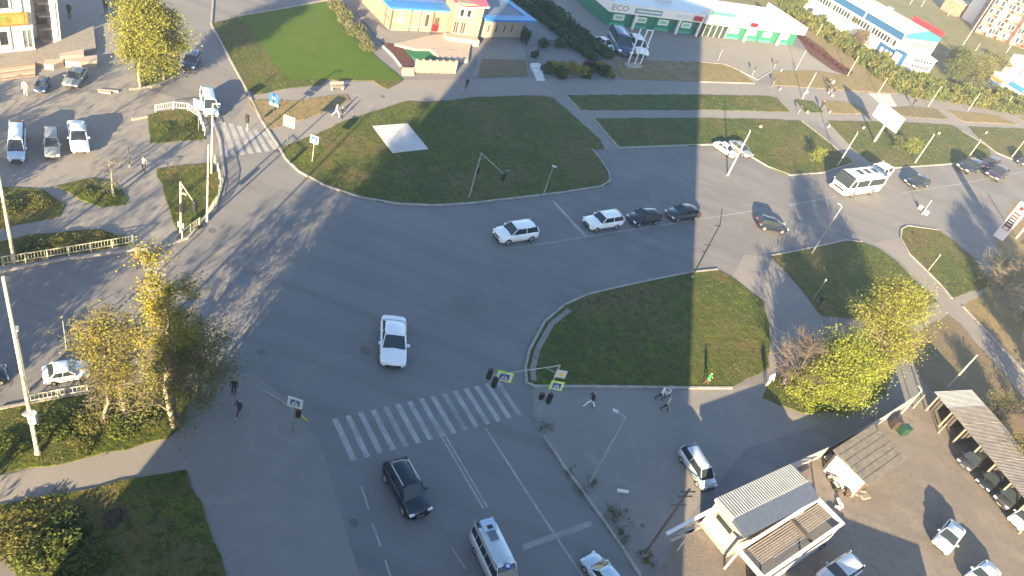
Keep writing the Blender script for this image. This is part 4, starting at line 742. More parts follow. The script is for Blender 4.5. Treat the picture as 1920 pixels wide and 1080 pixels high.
# ---- concrete slab in the lawn
sl_ = slab('concrete_slab', [(699, 236, .18), (764, 231, .18), (803, 279, .18), (736, 286, .18)], 0, .18, SLABM, 'flat pale concrete slab lying in the big lawn', 'slab')
for p in ((743, 280), (789, 276)): c = at(*p, .18); b = MB(); b.bb(-.45, .45, -.18, .18, 0.001, .03); b.build('slab_hatch', GREY, sl_, (c.x, c.y, 0), -.3)
slab('concrete_pad', [(1630, 175), (1668, 176), (1681, 198), (1655, 197)], 0, .12, plain('pale_pad', (.50, .43, .35), .9), 'pale square paving pad behind the billboard', 'pad')

# ================================================================== STREET FURNITURE
def head(par, x, y, z, mat=LAMPW, rz=0, L_=.55):
    b = MB(); b.box((x, y, z), (L_, .2, .1), rz=rz); b.build('lamp_head', mat, par)
def lamp(base, top, label, mat=POLEC, r=.12, heads=(), group=None, hh=None, extra=None, headmat=None):
    b0 = at(*base); H = hh or hgt(base, top); o = empty('street_lamp' if heads else 'utility_pole', b0, 0, label, 'street lamp' if heads else 'pole', group)
    b = MB(); b.tube((0, 0, -.02), (0, 0, H), r, r * .62, 10); b.build('pole', mat, o); b = MB(); b.tube((0, 0, 0), (0, 0, .25), r * 1.5, r * 1.4, 10); b.build('base_collar', KERB, o)
    for a, l in heads:
        b = MB(); l *= .5; b.tube((0, 0, H - .12), (cos(a) * l, sin(a) * l, H + .08), .035, .03, 6); b.build('arm', mat, o); head(o, cos(a) * (l + .15), sin(a) * (l + .15), H + .08, headmat or GALV, a, .42)
    return o
lamp((71, 852), (12, 550), 'tall cream concrete pole on the left verge with a transformer box', POLEY, .13, hh=14.5)
o = bpy.context.collection.objects['utility_pole']; z = hgt((71, 852), (44, 778)); b = MB(); b.tube((.32, -.2, z - .35), (.32, -.2, z + .4), .26, .26, 12); b.build('transformer_box', LGREY, o); b = MB(); b.bb(-.3, .3, -.25, .25, z - .05, z + .05); b.build('bracket', LGREY, o)
lamp((27, 492), (-6, 310), 'tall cream concrete pole behind the left railing', POLEY, .13, hh=11)
lamp((1106, 904), (1182, 786), 'grey lamp post leaning in view over the parking lot', GALV, .09, [(3.0, 1.3)], headmat=WHITEM)
lamp((1207, 1042), (1304, 925), 'dark topped electric pole left of the kiosk', WOODP, .12, extra=1)
o = bpy.context.collection.objects['utility_pole.002']
for zz in (7.2, 7.7, 6.2): b = MB(); b.box((0, 0, zz), (1.1, .07, .07), rz=.4); b.build('crossarm', WOODP, o)
lamp((1297, 520), (1352, 422), 'dark electric pole with crossarms at the tip of the round lawn', WOODP, .10)
o = bpy.context.collection.objects['utility_pole.003']; H_ = hgt((1297, 520), (1352, 422))
for zz in (H_ - .2, H_ * .62, H_ * .5): b = MB(); b.box((0, 0, zz), (1.0, .06, .06), rz=.3); b.build('crossarm', WOODP, o)
b = MB(); b.tube((0, 0, H_), (-.5, .4, H_ + 1.6), .05, .03, 6); b.build('arm', WOODP, o)
lamp((1522, 475), (1575, 385), 'silver lamp post on the verge below the bus', GALV, .10, [(2.6, .5)])
lamp((1364, 329), (1405, 247), 'white lamp post in front of the two parked silver cars', POLEC, .12, [(1.7, .35)])
lamp((1570, 311), (1602, 247), 'cream lamp post standing in the bus shadow', POLEY, .11, [(1.6, .3)])
lamp((1715, 306), (1745, 251), 'cream lamp post on the verge right of the bus', POLEY, .11, [(1.6, .3)])
lamp((1812, 300), (1835, 262), 'cream lamp post on the verge above the dark cars', POLEY, .10, [(1.6, .3)])
lamp((1896, 296), (1915, 258), 'cream lamp post at the right edge of the verge', POLEY, .10, [(1.6, .3)])
lamp((1504, 185), (1526, 137), 'white lamp post at the end of the forecourt walkway', POLEC, .10, [(1.2, .4)])
lamp((1589, 142), (1607, 106), 'thin cream lamp post at the tip of the red hedge', POLEY, .09, [(1.2, .4)])
lamp((1531, 66), (1540, 45), 'short cream post in the thicket by the blue building', POLEY, .09)
lamp((1645, 177), (1661, 147), 'thin pole at the lawn tip behind the billboard', POLEY, .09, [(1.2, .3)])
lamp((1740, 200), (1761, 162), 'thin lamp pole on the far walkway, first right of the billboard', POLEY, .09, [(1.2, .3)])
lamp((1815, 207), (1834, 176), 'thin lamp pole on the far walkway, second right of the billboard', POLEY, .09, [(1.2, .3)])
lamp((1880, 206), (1895, 180), 'thin lamp pole on the far walkway near the white shop', POLEY, .09, [(1.2, .3)])
lamp((1492, 131), (1510, 97), 'thin lamp pole on the sunny forecourt', GALV, .07, [(1.2, .3)])
lamp((1346, 113), (1341, 87), 'small bent post on the sunny forecourt', GREY, .05)
lamp((1875, 115), (1918, 30), 'tall grey pole in front of the brick blocks, right one', GALV, .16)
lamp((1795, 100), (1845, -10), 'tall grey pole in front of the brick blocks, left one', GALV, .16)
lamp((1829, 95), (1836, 80), 'short pale post in the far field right of the tall pole', GALV, .10); lamp((1777, 30), (1784, 18), 'short pale post in the far field, left of the grey hall', GALV, .10)
lamp((1706, 8), (1712, -8), 'short pole at the top edge of the far field', GALV, .12); lamp((1727, 13), (1735, -6), 'short pole at the top edge of the far field, second from left', GALV, .12)
lamp((1728, 402), (1741, 376), 'small lamp post with two white boxes beside the side street', POLEC, .07, [(1.2, .3)])
lamp((1842, 391), (1860, 358), 'thin pale lamp post left of the price totem', POLEC, .06, [(1.2, .3)])
lamp((1525, 560), (1545, 525), 'thin park lamp on the dark lawn below the bus', GALV, .04, [(1.2, .1)]); lamp((1740, 508), (1758, 478), 'thin park lamp on the lawn right of the side street', POLEC, .04, [(1.2, .1)])
lamp((1776, 727), (1832, 665), 'bright pole behind the far end of the carport', POLEY, .10); lamp((1684, 782), (1727, 731), 'bright pole beside the near end of the carport', POLEY, .09, [(2.2, .3)])
lamp((1712, 765), (1737, 742), 'short pale stake leaning at the carport end', PLANK, .06); lamp((1759, 812), (1777, 795), 'short pale stake in front of the carport', PLANK, .05)
lamp((1910, 1000), (1921, 990), 'short pale stake at the right edge by the carport', PLANK, .05)
lamp((388, 415), (400, 330), 'pale lamp pole at the corner lawn railing', POLEY, .09, hh=8)
lamp((396, 326), (407, 195), 'tall pale lamp pole beside the upper left crossing', POLEY, .11, [(.4, .6)])
lamp((324, 136), (325, 100), 'thin sign post beside the island trees', GALV, .04)
o = bpy.context.collection.objects['utility_pole.%03d' % (len([x for x in bpy.data.objects if x.name.startswith('utility_pole')]) - 1)]; zz = hgt((324, 136), (325, 97)); b = MB(); b.box((0, 0, zz), (.8, .06, .8)); b.build('sign_plate', WHITEM, o)
lamp((243, 313), (240, 275), 'thin brown post beside the white parked car', BROWNT, .05)
lamp((125, 655), (127, 600), 'thin grey post on the left street', GALV, .04); lamp((52, 735), (40, 625), 'grey lamp post on the left street edge', GALV, .09, [(2.2, .5)])
# --- wall mounted white box pair by the small lamp post
for i, p in enumerate(((1724, 392), (1735, 402))): c = at(*p); b = MB(); b.bb(-.24, .24, -.2, .2, 0, .6); b.bb(-.27, .27, -.23, .23, .603, .64); tag(b.build('utility_box', LGREY, None, c, .4), 'white utility box %s the small side street lamp' % ('left of', 'right of')[i], 'utility box')
c = at(343, 432); b = MB(); b.bb(-.25, .25, -.2, .2, 0, .55); 
c = at(1167, 922); b = MB(); b.bb(-.45, .45, -.1, .1, 0, .18); tag(b.build('concrete_block', WHITE, None, c, .25), 'white block lying alone on the parking lot', 'block')
for i, p in enumerate(((1425, 240), (1464, 134), (1513, 212), (1553, 239), (1555, 212), (1618, 242), (1759, 252), (1848, 251), (1462, 169), (1512, 175))):
    c = at(*p); b = MB(); b.box((0, 0, .3), (.42, .22, .36)); b.box((0, 0, .06), (.3, .26, .12)); tag(b.build('litter_bin', WHITEM if i % 2 else CREAM2, None, c, R.uniform(0, 3)), 'small white bin or box beside the far paths', 'bin', 'small white bins beside the far paths')

# --- signs and signals
def sign_panel(par, cx, cy, cz, w_, h_, face, rz, border=None, frame_mat=None, pic=None):
    b = MB(); b.box((0, 0, 0), (w_, .05, h_)); s = b.build('sign_plate', frame_mat or WHITEM, par, (cx, cy, cz), rz)
    if border: b = MB(); b.box((0, -.03, 0), (w_ * .82, .012, h_ * .82)); b.build('sign_face', border, s)
    b = MB(); b.box((0, -.042, 0), (w_ * .62, .012, h_ * .62)); b.build('sign_field', face, s)
    if pic == 'walk':
        b = MB(); y = -.055; b.quad((-w_ * .26, y, -h_ * .22), (w_ * .26, y, -h_ * .22), (0, y, h_ * .26)); b.build('sign_triangle', WHITEM, s)
        b = MB(); y = -.06; b.box((0, y, h_ * .05), (w_ * .05, .004, h_ * .16)); b.box((-w_ * .04, y, -h_ * .1), (w_ * .04, .004, h_ * .16), ry=.35); b.box((w_ * .04, y, -h_ * .1), (w_ * .04, .004, h_ * .16), ry=-.35); b.box((0, y, h_ * .155), (w_ * .06, .004, h_ * .05)); b.build('sign_figure', DARK, s)
    if pic == 'diamond':
        b = MB(); y = -.056; a = w_ * .26; b.quad((-a, y, 0), (0, y, -a), (a, y, 0), (0, y, a)); b.build('sign_diamond', YEL, s)
    if pic == 'people':
        b = MB()
        for k in (-.14, .14): b.box((k * w_, -.055, 0), (w_ * .08, .006, h_ * .2)); b.box((k * w_, -.055, h_ * .15), (w_ * .09, .006, h_ * .08))
        b.build('sign_figure', DARK, s)
    if pic == 'bus': b = MB(); b.box((0, -.055, .02), (w_ * .34, .006, h_ * .26)); b.build('sign_figure', WHITEM, s)
    return s
def signal(par, x, y, z, rz, h=.95, lamps=3):
    b = MB(); b.box((0, 0, 0), (.34, .26, h)); s = b.build('signal_head', DARK, par, (x, y, z), rz)
    for k in range(lamps):
        zz = h * (.5 - (k + .5) / lamps); b = MB(); b.tube((0, -.13, zz), (0, -.2, zz), .11, .12, 10); b.build('lens', (plain('lens_red', (.06, .008, .008), .3, var=0), plain('lens_amber', (.06, .035, .01), .3, var=0), plain('lens_green', (.008, .05, .02), .3, var=0))[k % 3], s)
    return s
def signpost(base, ctr, w_, face, label, border=None, fm=None, pic=None, rz=0, plate=False, rpole=.035, hpx=None):
    b0 = at(*base); H = hgt(base, ctr); o = empty('road_sign', b0, 0, label, 'road sign'); b = MB(); b.tube((0, 0, 0), (0, 0, H + w_ * .4), rpole, rpole, 8); b.build('pole', POLEY, o)
    sign_panel(o, 0, -.07, H, w_, w_, face, rz, border, fm, pic)
    if plate: sign_panel(o, 0, -.07, H - w_ * .72, w_, w_ * .3, WHITEM, rz)
    return o
signpost((511, 232), (516, 184), 1.05, BLUES, 'blue bus stop sign with white plate on the upper left verge', BLUES, BLUES, 'bus', plate=True)
signpost((538, 278), (546, 228), 1.25, CREAMS, 'large cream warning sign with two figures by the kerb', CREAMS, CREAMS, 'people')
signpost((585, 304), (594, 262), .9, BLUES, 'blue crossing sign on the big lawn edge', BLUES, WHITEM, 'walk')
signpost((372, 246), (377, 196), 1.0, WHITEM, 'white sign with dark print in front of the pale blue car', WHITEM, WHITEM, 'people')
signpost((340, 436), (331, 421), .55, WHITEM, 'small white box sign at the foot of the corner signal')
def mast(base, top, label, arm=None, mat=GALV, r=.075):
    b0 = at(*base); H = hgt(base, top); o = empty('traffic_signal', b0, 0, label, 'traffic light'); b = MB(); b.tube((0, 0, 0), (0, 0, H), r, r * .8, 10); b.build('pole', mat, o)
    if arm:
        e = at(*arm, H) - b0; b = MB(); b.tube((0, 0, H - .05), (e.x, e.y, H), r * .6, r * .4, 8); b.tube((0, 0, H - .9), (e.x * .22, e.y * .22, H - .02), r * .3, r * .3, 6); b.build('arm', mat, o)
    return o, b0, H
def rel(b0, px, py, z): p = at(px, py, z); return p.x - b0.x, p.y - b0.y, z
o, b0, H = mast((1007, 783), (1053, 686), 'signal mast at the round lawn corner with arm over the crossing', (925, 703), GALV)
x, y, z = rel(b0, 918, 701, H - .4); signal(o, x, y, z, .2); x, y, z = rel(b0, 928, 717, H - .75); signal(o, x, y, z, -.5)
x, y, z = rel(b0, 946, 706, H - .45); sign_panel(o, x, y, z, 1.15, .95, BLUES, .15, WHITEM, YELS, 'walk')
x, y, z = rel(b0, 1051, 699, H - .75); sign_panel(o, x + .05, y - .12, z, .85, .8, WHITEM, .25, WHITEM, LGREY, 'diamond'); x, y, z = rel(b0, 1042, 720, H - 1.95); sign_panel(o, x + .1, y - .12, z, 1.05, .9, BLUES, .25, WHITEM, YELS, 'walk')
z = H * .42; signal(o, .3, -.1, z, -.7, 1.0); signal(o, -.35, -.05, z - .1, .5, .6, 2)
o, b0, H = mast((548, 808), (563, 693), 'signal mast on the left corner with long arm over the road', (682, 659), plain('dull_grey_steel', (.17, .175, .18), .6), .07)
x, y, z = rel(b0, 686, 656, H); b = MB(); b.box((x, y, z - .1), (.7, .05, .7)); b.build('sign_plate', plain('sign_back_grey', (.10, .11, .115), .6), o); z = hgt((548, 808), (554, 752)); sign_panel(o, 0, -.16, z, 1.05, .95, BLUES, .05, WHITEM, WHITEM, 'walk'); signal(o, .33, -.15, z - .95, .3, .7, 2)
strip('kerb', [(484, 728), (520, 748), (556, 772)], .1, KERB, 0, .05); strip('kerb', [(558, 774), (577, 791)], .12, plain('faded_yellow_paint', (.40, .36, .08), .8), 0, .08)
o, b0, H = mast((879, 372), (899, 285), 'signal mast on the big lawn with cranked arm', (944, 326), GALV, .08); x, y, z = rel(b0, 944, 330, H - .5); signal(o, x, y, z, 2.6, .95); z = H * .62; signal(o, .1, .2, z, 2.6, .9)
b = MB(); x, y, z = rel(b0, 957, 320, H); b.tube((x, y, z), (x - .5, y - .3, z), .03); b.build('bracket', GALV, o)
o, b0, H = mast((339, 440), (339, 341), 'pale signal mast at the left corner lawn', (364, 380), POLEY, .09); x, y, z = rel(b0, 365, 386, H - .4); signal(o, x, y, z, 3.0, .95); z = hgt((339, 440), (342, 388)); signal(o, .22, -.1, z, 2.8, .9); head(o, .3, 0, hgt((339, 440), (344, 361)), CREAM2)
for pb, lb in (((1040, 312 + 50), 'thin white mast standing on the big lawn near the stop line'), ((463, 247), 'dark signal head on the post beside the upper crossing')):
    if pb[0] == 463: o, b0, H = mast(pb, (463, 222), lb, None, GALV, .04); signal(o, 0, -.1, H, 0, .9)
    else: o, b0, H = mast((1018, 368), (1040, 312), lb, None, GALV, .06); head(o, .1, 0, H, WHITEM)
# --- price totem
A, C = at(1862, 441), at(1879, 452); rz, L = frame(A, C); H = hgt((1862, 440), (1903, 373)) * 1.02
T = empty('price_totem', A, rz, 'tall white and red fuel price totem at the right edge', 'totem'); part('body', plain('totem_pink_white', (.74, .62, .60), .5, var=.04), T, (0, L, 0, .4, 0, H))
part('price_panel', REDP, T, (L * .16, L * .84, -.04, -.003, H * .26, H * .74)); part('display', DARK, T, (L * .18, L * .82, -.06, -.043, H * .36, H * .63))
for k in range(4): z = H * (.395 + .066 * k); part('display_row', WHITE, T, (L * .28, L * .72, -.08, -.063, z, z + H * .022))
part('display_box', WHITE, T, (L * .26, L * .74, -.06, -.043, H * .275, H * .335)); part('display_box', plain('pink_box', (.75, .35, .38), .5), T, (L * .24, L * .76, -.06, -.043, H * .66, H * .70))
b = MB(); b.tube((L * .5, -.05, H * .87), (L * .5, -.003, H * .87), L * .22, L * .22, 8); b.build('emblem', REDP, T)
c = at(1900, 446)
b = MB(); b.tube((0, 0, 0), (0, 0, hgt((1905, 447), (1925, 404))), .12, .12, 8); tag(b.build('totem_post', WHITE, None, at(1905, 447)), 'white post just right of the price totem', 'post')
# --- billboard
b0 = at(1639, 266); hb = hgt((1639, 266), (1657.5, 233)); e0, e1 = at(1636, 216, hb), at(1679, 250, hb); d = e1 - e0; Lb = d.length; rz = atan2(d.y, d.x); ht = 2.9
o = empty('billboard', b0, 0, 'large white billboard on a single post beside the verge path', 'billboard'); b = MB(); b.tube((0, 0, 0), (0, 0, hb + .4), .2, .18, 10); b.build('post', POLEC, o)
m_ = (e0 + e1) / 2 - b0; b = MB(); b.box((0, 0, ht / 2), (Lb, .3, ht)); pn = b.build('panel', GREY, o, (m_.x, m_.y, hb), rz); b = MB(); b.box((0, -.17, ht / 2), (Lb - .12, .02, ht - .12)); b.build('poster', WHITE, pn)
b = MB(); b.box((Lb * .30, -.19, ht * .45), (.5, .012, .25), ry=.5); b.box((Lb * .38, -.19, ht * .6), (.3, .012, .8), ry=-.4); b.box((Lb * .36, -.19, ht * .22), (.35, .012, .25)); b.build('poster_print', plain('print_mauve', (.35, .25, .35), .6, var=.3, scale=5), pn); b = MB(); b.box((Lb * .1, -.19, ht * .5), (.8, .012, .18), ry=.2); b.build('poster_print', plain('print_blue', (.45, .55, .72), .6), pn)
for i, (b_, t_) in enumerate((((1408, 146), (1407, 124)), ((1451, 128), (1449, 114)), ((1448, 162), (1447, 145)), ((1496, 214), (1494, 197)))):
    h_ = hgt(b_, t_); o = empty('path_sign', at(*b_), 0, 'dark sign box on a thin post, %s' % ('at the tip of the dry lawn', 'by the forecourt exit', 'beside the sunny walkway', 'on the slanting path')[i], 'sign'); b = MB(); b.tube((0, 0, 0), (0, 0, h_), .04); b.build('pole', GALV, o); b = MB(); b.box((0, 0, h_), (.4, .2, .7)); b.build('sign_box', DARK, o)
# benches
def bench(px, py, a, label):
    c = at(px, py); o = empty('bench', c, a, label, 'bench')
    for k in range(4): part('slat', PLANK, o, (-.9, .9, -.28 + k * .14, -.17 + k * .14, .43, .47))
    for k in range(3): part('back_slat', PLANK, o, (-.9, .9, .28, .31, .55 + k * .14, .66 + k * .14))
    for s_ in (-.7, .7): part('leg', GREY, o, (s_ - .04, s_ + .04, -.25, .3, 0, .427))
bench(632, 168, .8, 'wooden bench beside the bright lawn corner'); bench(1557, 178, 1.9, 'wooden bench on the far walkway left of the billboard shadow')

# ================================================================== VEHICLES
def section_loft(m, S, closed=True):
    """S: list of stations, each a list of points; connects successive stations"""
    k = len(m.v); n = len(S[0])
    for s_ in S: m.v += [tuple(p) for p in s_]
    for i in range(len(S) - 1):
        for j in range(n - 1): m.f.append((k + i * n + j, k + i * n + j + 1, k + (i + 1) * n + j + 1, k + (i + 1) * n + j)); m.m.append(m.mi)
    m.f.append(tuple(k + j for j in reversed(range(n)))); m.m.append(m.mi); m.f.append(tuple(k + (len(S) - 1) * n + j for j in range(n))); m.m.append(m.mi)
CT = {  # length, width, belt profile [(x, z)], roof [(x, z)], wheel r, wheel x
 'sedan': (4.5, 1.78, [(0, .52), (.12, .66), (.5, .80), (1.25, .90), (3.55, .95), (4.2, .96), (4.45, .85), (4.5, .6)], [(1.15, .90), (1.95, 1.40), (2.9, 1.43), (3.35, 1.36), (3.95, .96)], .32, (.82, 3.55)),
 'hatch': (4.1, 1.72, [(0, .52), (.1, .68), (.45, .82), (1.05, .92), (3.6, .96), (4.02, .95), (4.1, .6)], [(.98, .92), (1.7, 1.45), (3.2, 1.48), (3.65, 1.40), (4.02, .98)], .31, (.75, 3.3)),
 'wagon': (4.1, 1.65, [(0, .56), (.06, .78), (.5, .84), (1.2, .88), (3.7, .92), (4.05, .90), (4.1, .6)], [(1.15, .88), (1.65, 1.36), (3.6, 1.40), (3.75, 1.36), (4.05, .92)], .30, (.7, 3.2)),
 'suv': (4.5, 1.88, [(0, .62), (.1, .86), (.5, 1.0), (1.15, 1.06), (3.9, 1.10), (4.42, 1.08), (4.5, .7)], [(1.08, 1.06), (1.75, 1.62), (3.6, 1.68), (4.05, 1.60), (4.42, 1.1)], .37, (.85, 3.6)),
 'mpv': (4.6, 1.78, [(0, .58), (.1, .80), (.35, .92), (.8, 1.02), (4.1, 1.05), (4.55, 1.04), (4.6, .6)], [(.7, 1.02), (1.45, 1.72), (4.1, 1.78), (4.35, 1.72), (4.56, 1.06)], .32, (.85, 3.7)),
 'van': (6.4, 2.05, [(0, .62), (.1, .95), (.3, 1.1), (.75, 1.22), (6.2, 1.28), (6.38, 1.27), (6.4, .6)], [(.68, 1.22), (1.55, 2.3), (1.9, 2.62), (6.15, 2.66), (6.3, 2.6), (6.38, 1.3)], .36, (1.0, 4.9)),
 'bus': (7.4, 2.45, [(0, .75), (.02, 1.1), (.06, 1.35), (.15, 1.4), (7.2, 1.4), (7.38, 1.38), (7.4, .7)], [(.1, 1.4), (.35, 2.75), (.6, 2.95), (7.1, 2.95), (7.25, 2.85), (7.38, 1.42)], .45, (1.4, 5.3))}
def interp(P, x):
    for (a, b), (c, d) in zip(P, P[1:]):
        if a <= x <= c: return b + (d - b) * (x - a) / max(1e-6, c - a)
    return P[0][1] if x < P[0][0] else P[-1][1]
CM = {}
_b = MB(); _b.box((0, 0, 0), (.02, .52, .12)); NPM = _b.mesh('number_plate', [WHITEM])
def carmesh(kind):
    if kind in CM: return CM[kind]
    L, W, belt, roof, wr, wx = CT[kind]; hw = W / 2; r = {}
    xs = sorted(set([p[0] for p in belt] + [L * k / 14 for k in range(15)])); m = MB(); S_ = []
    for x in xs:
        zt = interp(belt, x); e = min(x, L - x); tp = 1 - .16 * max(0, 1 - e / .55) ** 2; zb = .24 + .10 * max(0, 1 - e / .3); h = hw * tp
        arch = any(abs(x - a) < wr * 1.05 for a in wx); zb2 = zb
        S_.append([(x, -h * .86, zb2), (x, -h * .98, zb2 + .12), (x, -h, (zb + zt) / 2), (x, -h * .96, zt - .07), (x, -h * .86, zt), (x, 0, zt + .035), (x, h * .86, zt), (x, h * .96, zt - .07), (x, h, (zb + zt) / 2), (x, h * .98, zb2 + .12), (x, h * .86, zb2)])
    section_loft(m, S_); r['body'] = m.mesh('body', [WHITE], True)
    try: r['body'].shade_smooth_by_angle = None
    except Exception: pass
    # glasshouse
    x0, x1 = roof[0][0], roof[-1][0]; xs = sorted(set([p[0] for p in roof] + [x0 + (x1 - x0) * k / 8 for k in range(9)])); m = MB(); S_ = []; zr = max(p[1] for p in roof)
    for x in xs:
        zt = interp(roof, x); zb = interp(belt, x) - .02; f_ = max(0, min(1, (zt - zb) / (zr - interp(belt, x)))); hb_ = hw * .88; ht_ = hw * (.88 - (.15 if kind not in ('van', 'bus') else .05) * f_)
        S_.append([(x, -hb_, zb), (x, -ht_, max(zb + .005, zt - .05)), (x, -ht_ * .9, zt), (x, 0, zt + .02 * f_), (x, ht_ * .9, zt), (x, ht_, max(zb + .005, zt - .05)), (x, hb_, zb)])
    section_loft(m, S_); r['glasshouse'] = m.mesh('glasshouse', [GLASS], False)
    # roof skin and pillars in paint
    rx = [p for p in roof if p[1] > zr - .16]; a, b = rx[0][0] - .02, rx[-1][0] + .03; m = MB(); S_ = []
    for k in range(7):
        x = a + (b - a) * k / 6; zt = interp(roof, x) + .022; ht_ = hw * (.88 - (.15 if kind not in ('van', 'bus') else .05)); S_.append([(x, -ht_ - .012, zt - .085), (x, -ht_ * .92, zt - .005), (x, 0, zt + .03), (x, ht_ * .92, zt - .005), (x, ht_ + .012, zt - .085)])
    section_loft(m, S_); r['roof'] = m.mesh('roof', [WHITE], True)
    m = MB()
    for s_ in (-1, 1):
        hb_, ht_ = hw * .885, hw * (.89 - (.15 if kind not in ('van', 'bus') else .05))
        def bar(xb, xt, w_): m.tube((xb, s_ * hb_, interp(belt, min(xb, L)) - .03), (xt, s_ * ht_, zr - .06), w_, w_ * .8, 4)
        bar(roof[0][0] + .05, rx[0][0] + .02, .045); bar(roof[-1][0] - .06, rx[-1][0] - .02, .07)
        mids = [(a + b) / 2 - .1] if kind not in ('van', 'bus') else [a + (b - a) * q for q in ((.18, .38, .58, .78) if kind == 'van' else (.12, .5))]
        for q in mids: bar(q + .08, q, .04)
        if kind in ('van', 'bus'): m.box(((a + b) / 2, s_ * hw * .86, zr - .32), (b - a, .06, .34))
    r['pillar'] = m.mesh('pillars', [WHITE], False)
    m = MB(); m.tube((0, -.11, 0), (0, .11, 0), wr, wr, 16); r['tyre'] = m.mesh('tyre', [RUBBER], True)
    m = MB(); m.tube((0, -.116, 0), (0, .116, 0), wr * .62, wr * .62, 12); r['rim'] = m.mesh('rim', [RIM])
    zf = interp(belt, .1); m = MB(); m.box((0, 0, 0), (.16, .34, .15)); r['headlight'] = m.mesh('headlight', [LAMPW]); m = MB(); m.box((0, 0, 0), (.10, .26, .18)); r['tail'] = m.mesh('tail_light', [LAMPR])
    m = MB(); m.box((.03, 0, zf - .22), (.1, W * .42, .16)); m.box((.0, 0, .42), (.12, W * .6, .1)); r['grille'] = m.mesh('grille', [DARK])
    m = MB(); m.box((0, 0, 0), (.14, .2, .13)); r['mirror'] = m.mesh('mirror', [WHITE]); r['bb'] = (zf,)
    CM[kind] = r; return r
def car(kind, front, rear, paint, label, group=None, zref=.6, name=None, scale=None, rails=False, glass=None, cat=None, ws=1):
    L, W, belt, roof, wr, wx = CT[kind]; a, b = at(*front, zref), at(*rear, zref); d = b - a; s_ = scale or d.length / L; c = a.copy() if not scale else a; c.z = 0
    r = carmesh(kind); e = empty(name or ('parked_car' if False else {'bus': 'bus', 'van': 'minibus'}.get(kind, 'car')), c, atan2(d.y, d.x), label, cat or {'bus': 'bus', 'van': 'minibus', 'mpv': 'van', 'suv': 'suv'}.get(kind, 'car'), group, s_); e.scale = (s_, s_ * ws, s_ * (ws + 1) / 2)
    def put(nm, me, loc=(0, 0, 0), mat=None, rz=0, par=e):
        o = link(nm, me, par, loc, rz)
        if mat: o.material_slots[0].link = 'OBJECT'; o.material_slots[0].material = mat
        return o
    put('body', r['body'], mat=paint); put('windows', r['glasshouse'], mat=glass or GLASS); put('roof', r['roof'], mat=paint); tag(put('pillars', r['pillar'], mat=paint), kind='stuff')
    for x in wx:
        for y in (-1, 1): w_ = put('wheel', r['tyre'], (x, y * (W / 2 - .10), wr)); put('rim', r['rim'], par=w_)
    zf = r['bb'][0]
    for y in (-1, 1):
        put('headlight', r['headlight'], (.10, y * W * .36, zf - .06)); put('tail_light', r['tail'], (L - .05, y * W * .36, interp(belt, L - .15) - .16)); put('mirror', r['mirror'], (roof[0][0] + .35, y * (W / 2 + .06), interp(belt, roof[0][0] + .35) + .05), paint)
    put('grille', r['grille']); put('number_plate', NPM, (-.015, 0, .44))
    if rails:
        for y in (-1, 1): m = MB(); m.tube((1.9, y * W * .34, roof[2][1] + .06), (3.7, y * W * .34, roof[2][1] + .05), .03, .03, 6); m.build('roof_rail', WHITEM, e)
    return e
P_WHITE = plain('paint_white', (.74, .76, .78), .25, var=.03, coat=.5); P_WHITE2 = plain('paint_white_worn', (.66, .69, .70), .35, var=.06); P_SILV = plain('paint_silver', (.50, .54, .58), .3, .35, .04, coat=.4); P_BLACK = plain('paint_black', (.012, .016, .026), .14, var=0, coat=.5, spec=.4)
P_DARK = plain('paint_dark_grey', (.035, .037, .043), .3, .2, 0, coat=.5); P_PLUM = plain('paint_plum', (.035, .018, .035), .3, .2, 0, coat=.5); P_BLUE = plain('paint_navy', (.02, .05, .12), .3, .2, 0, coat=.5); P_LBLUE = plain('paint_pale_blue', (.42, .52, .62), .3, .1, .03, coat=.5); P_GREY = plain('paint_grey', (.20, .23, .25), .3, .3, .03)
c_ = car('sedan', (737, 685), (737, 598), P_WHITE, 'white sedan alone in the middle of the junction'); m = MB(); m.box((1.3, 0, 1.3), (.1, .1, .1)); 
car('suv', (790, 964), (736, 866), P_BLACK, 'black suv with silver roof rails below the zebra crossing', zref=.7, rails=True)
e = car('van', (974, 1090), (911, 962), P_SILV, 'silver blue minibus on the bottom edge with roof hatches', zref=2.6)
part('roof_hatch', GLASSB, e, (4.15, 5.0, -.38, .38, 2.69, 2.76)); part('air_conditioner', P_LBLUE, e, (5.05, 6.1, -.62, .62, 2.69, 2.92)); part('unit_grille', DARK, e, (5.15, 5.5, -.25, .25, 2.923, 2.95)); b = MB(); b.tube((1.75, 0, 2.60), (1.75, 0, 2.72), .28, .28, 16); b.build('emblem', BLUES, e); b = MB(); b.tube((1.75, 0, 2.721), (1.75, 0, 2.735), .17, .17, 16); b.build('emblem_centre', WHITEM, e)
car('hatch', (1102, 1038), (1168, 1118), P_LBLUE, 'white car, pale blue reflections put into its paint, on the bottom edge lane', zref=.7)  # reflected blue is given as the body colour of a white car
car('mpv', (1336, 910), (1287, 836), P_SILV, 'silver people carrier parked alone in the lot', zref=.9)
car('suv', (932, 440), (1003, 430), P_WHITE, 'white suv ahead of the stop line on the main road', zref=.8)
car('wagon', (1100, 420), (1161, 411), P_WHITE, 'white boxy estate car first behind the stop line', zref=.6)
car('hatch', (1182, 411), (1233, 405), P_BLACK, 'black car second behind the stop line', zref=.6)
car('sedan', (1254, 402), (1308, 397), P_DARK, 'dark grey car at the shadow edge, third behind the stop line', zref=.6)
e = car('bus', (1567, 361), (1634, 352), P_WHITE, 'short white bus driving left on the sunny main road', zref=0); e.scale.z *= .86
for k in range(3): part('roof_hatch', DARK, e, (2.2 + k * 1.5, 2.9 + k * 1.5, -.45, .45, 3.0, 3.06))
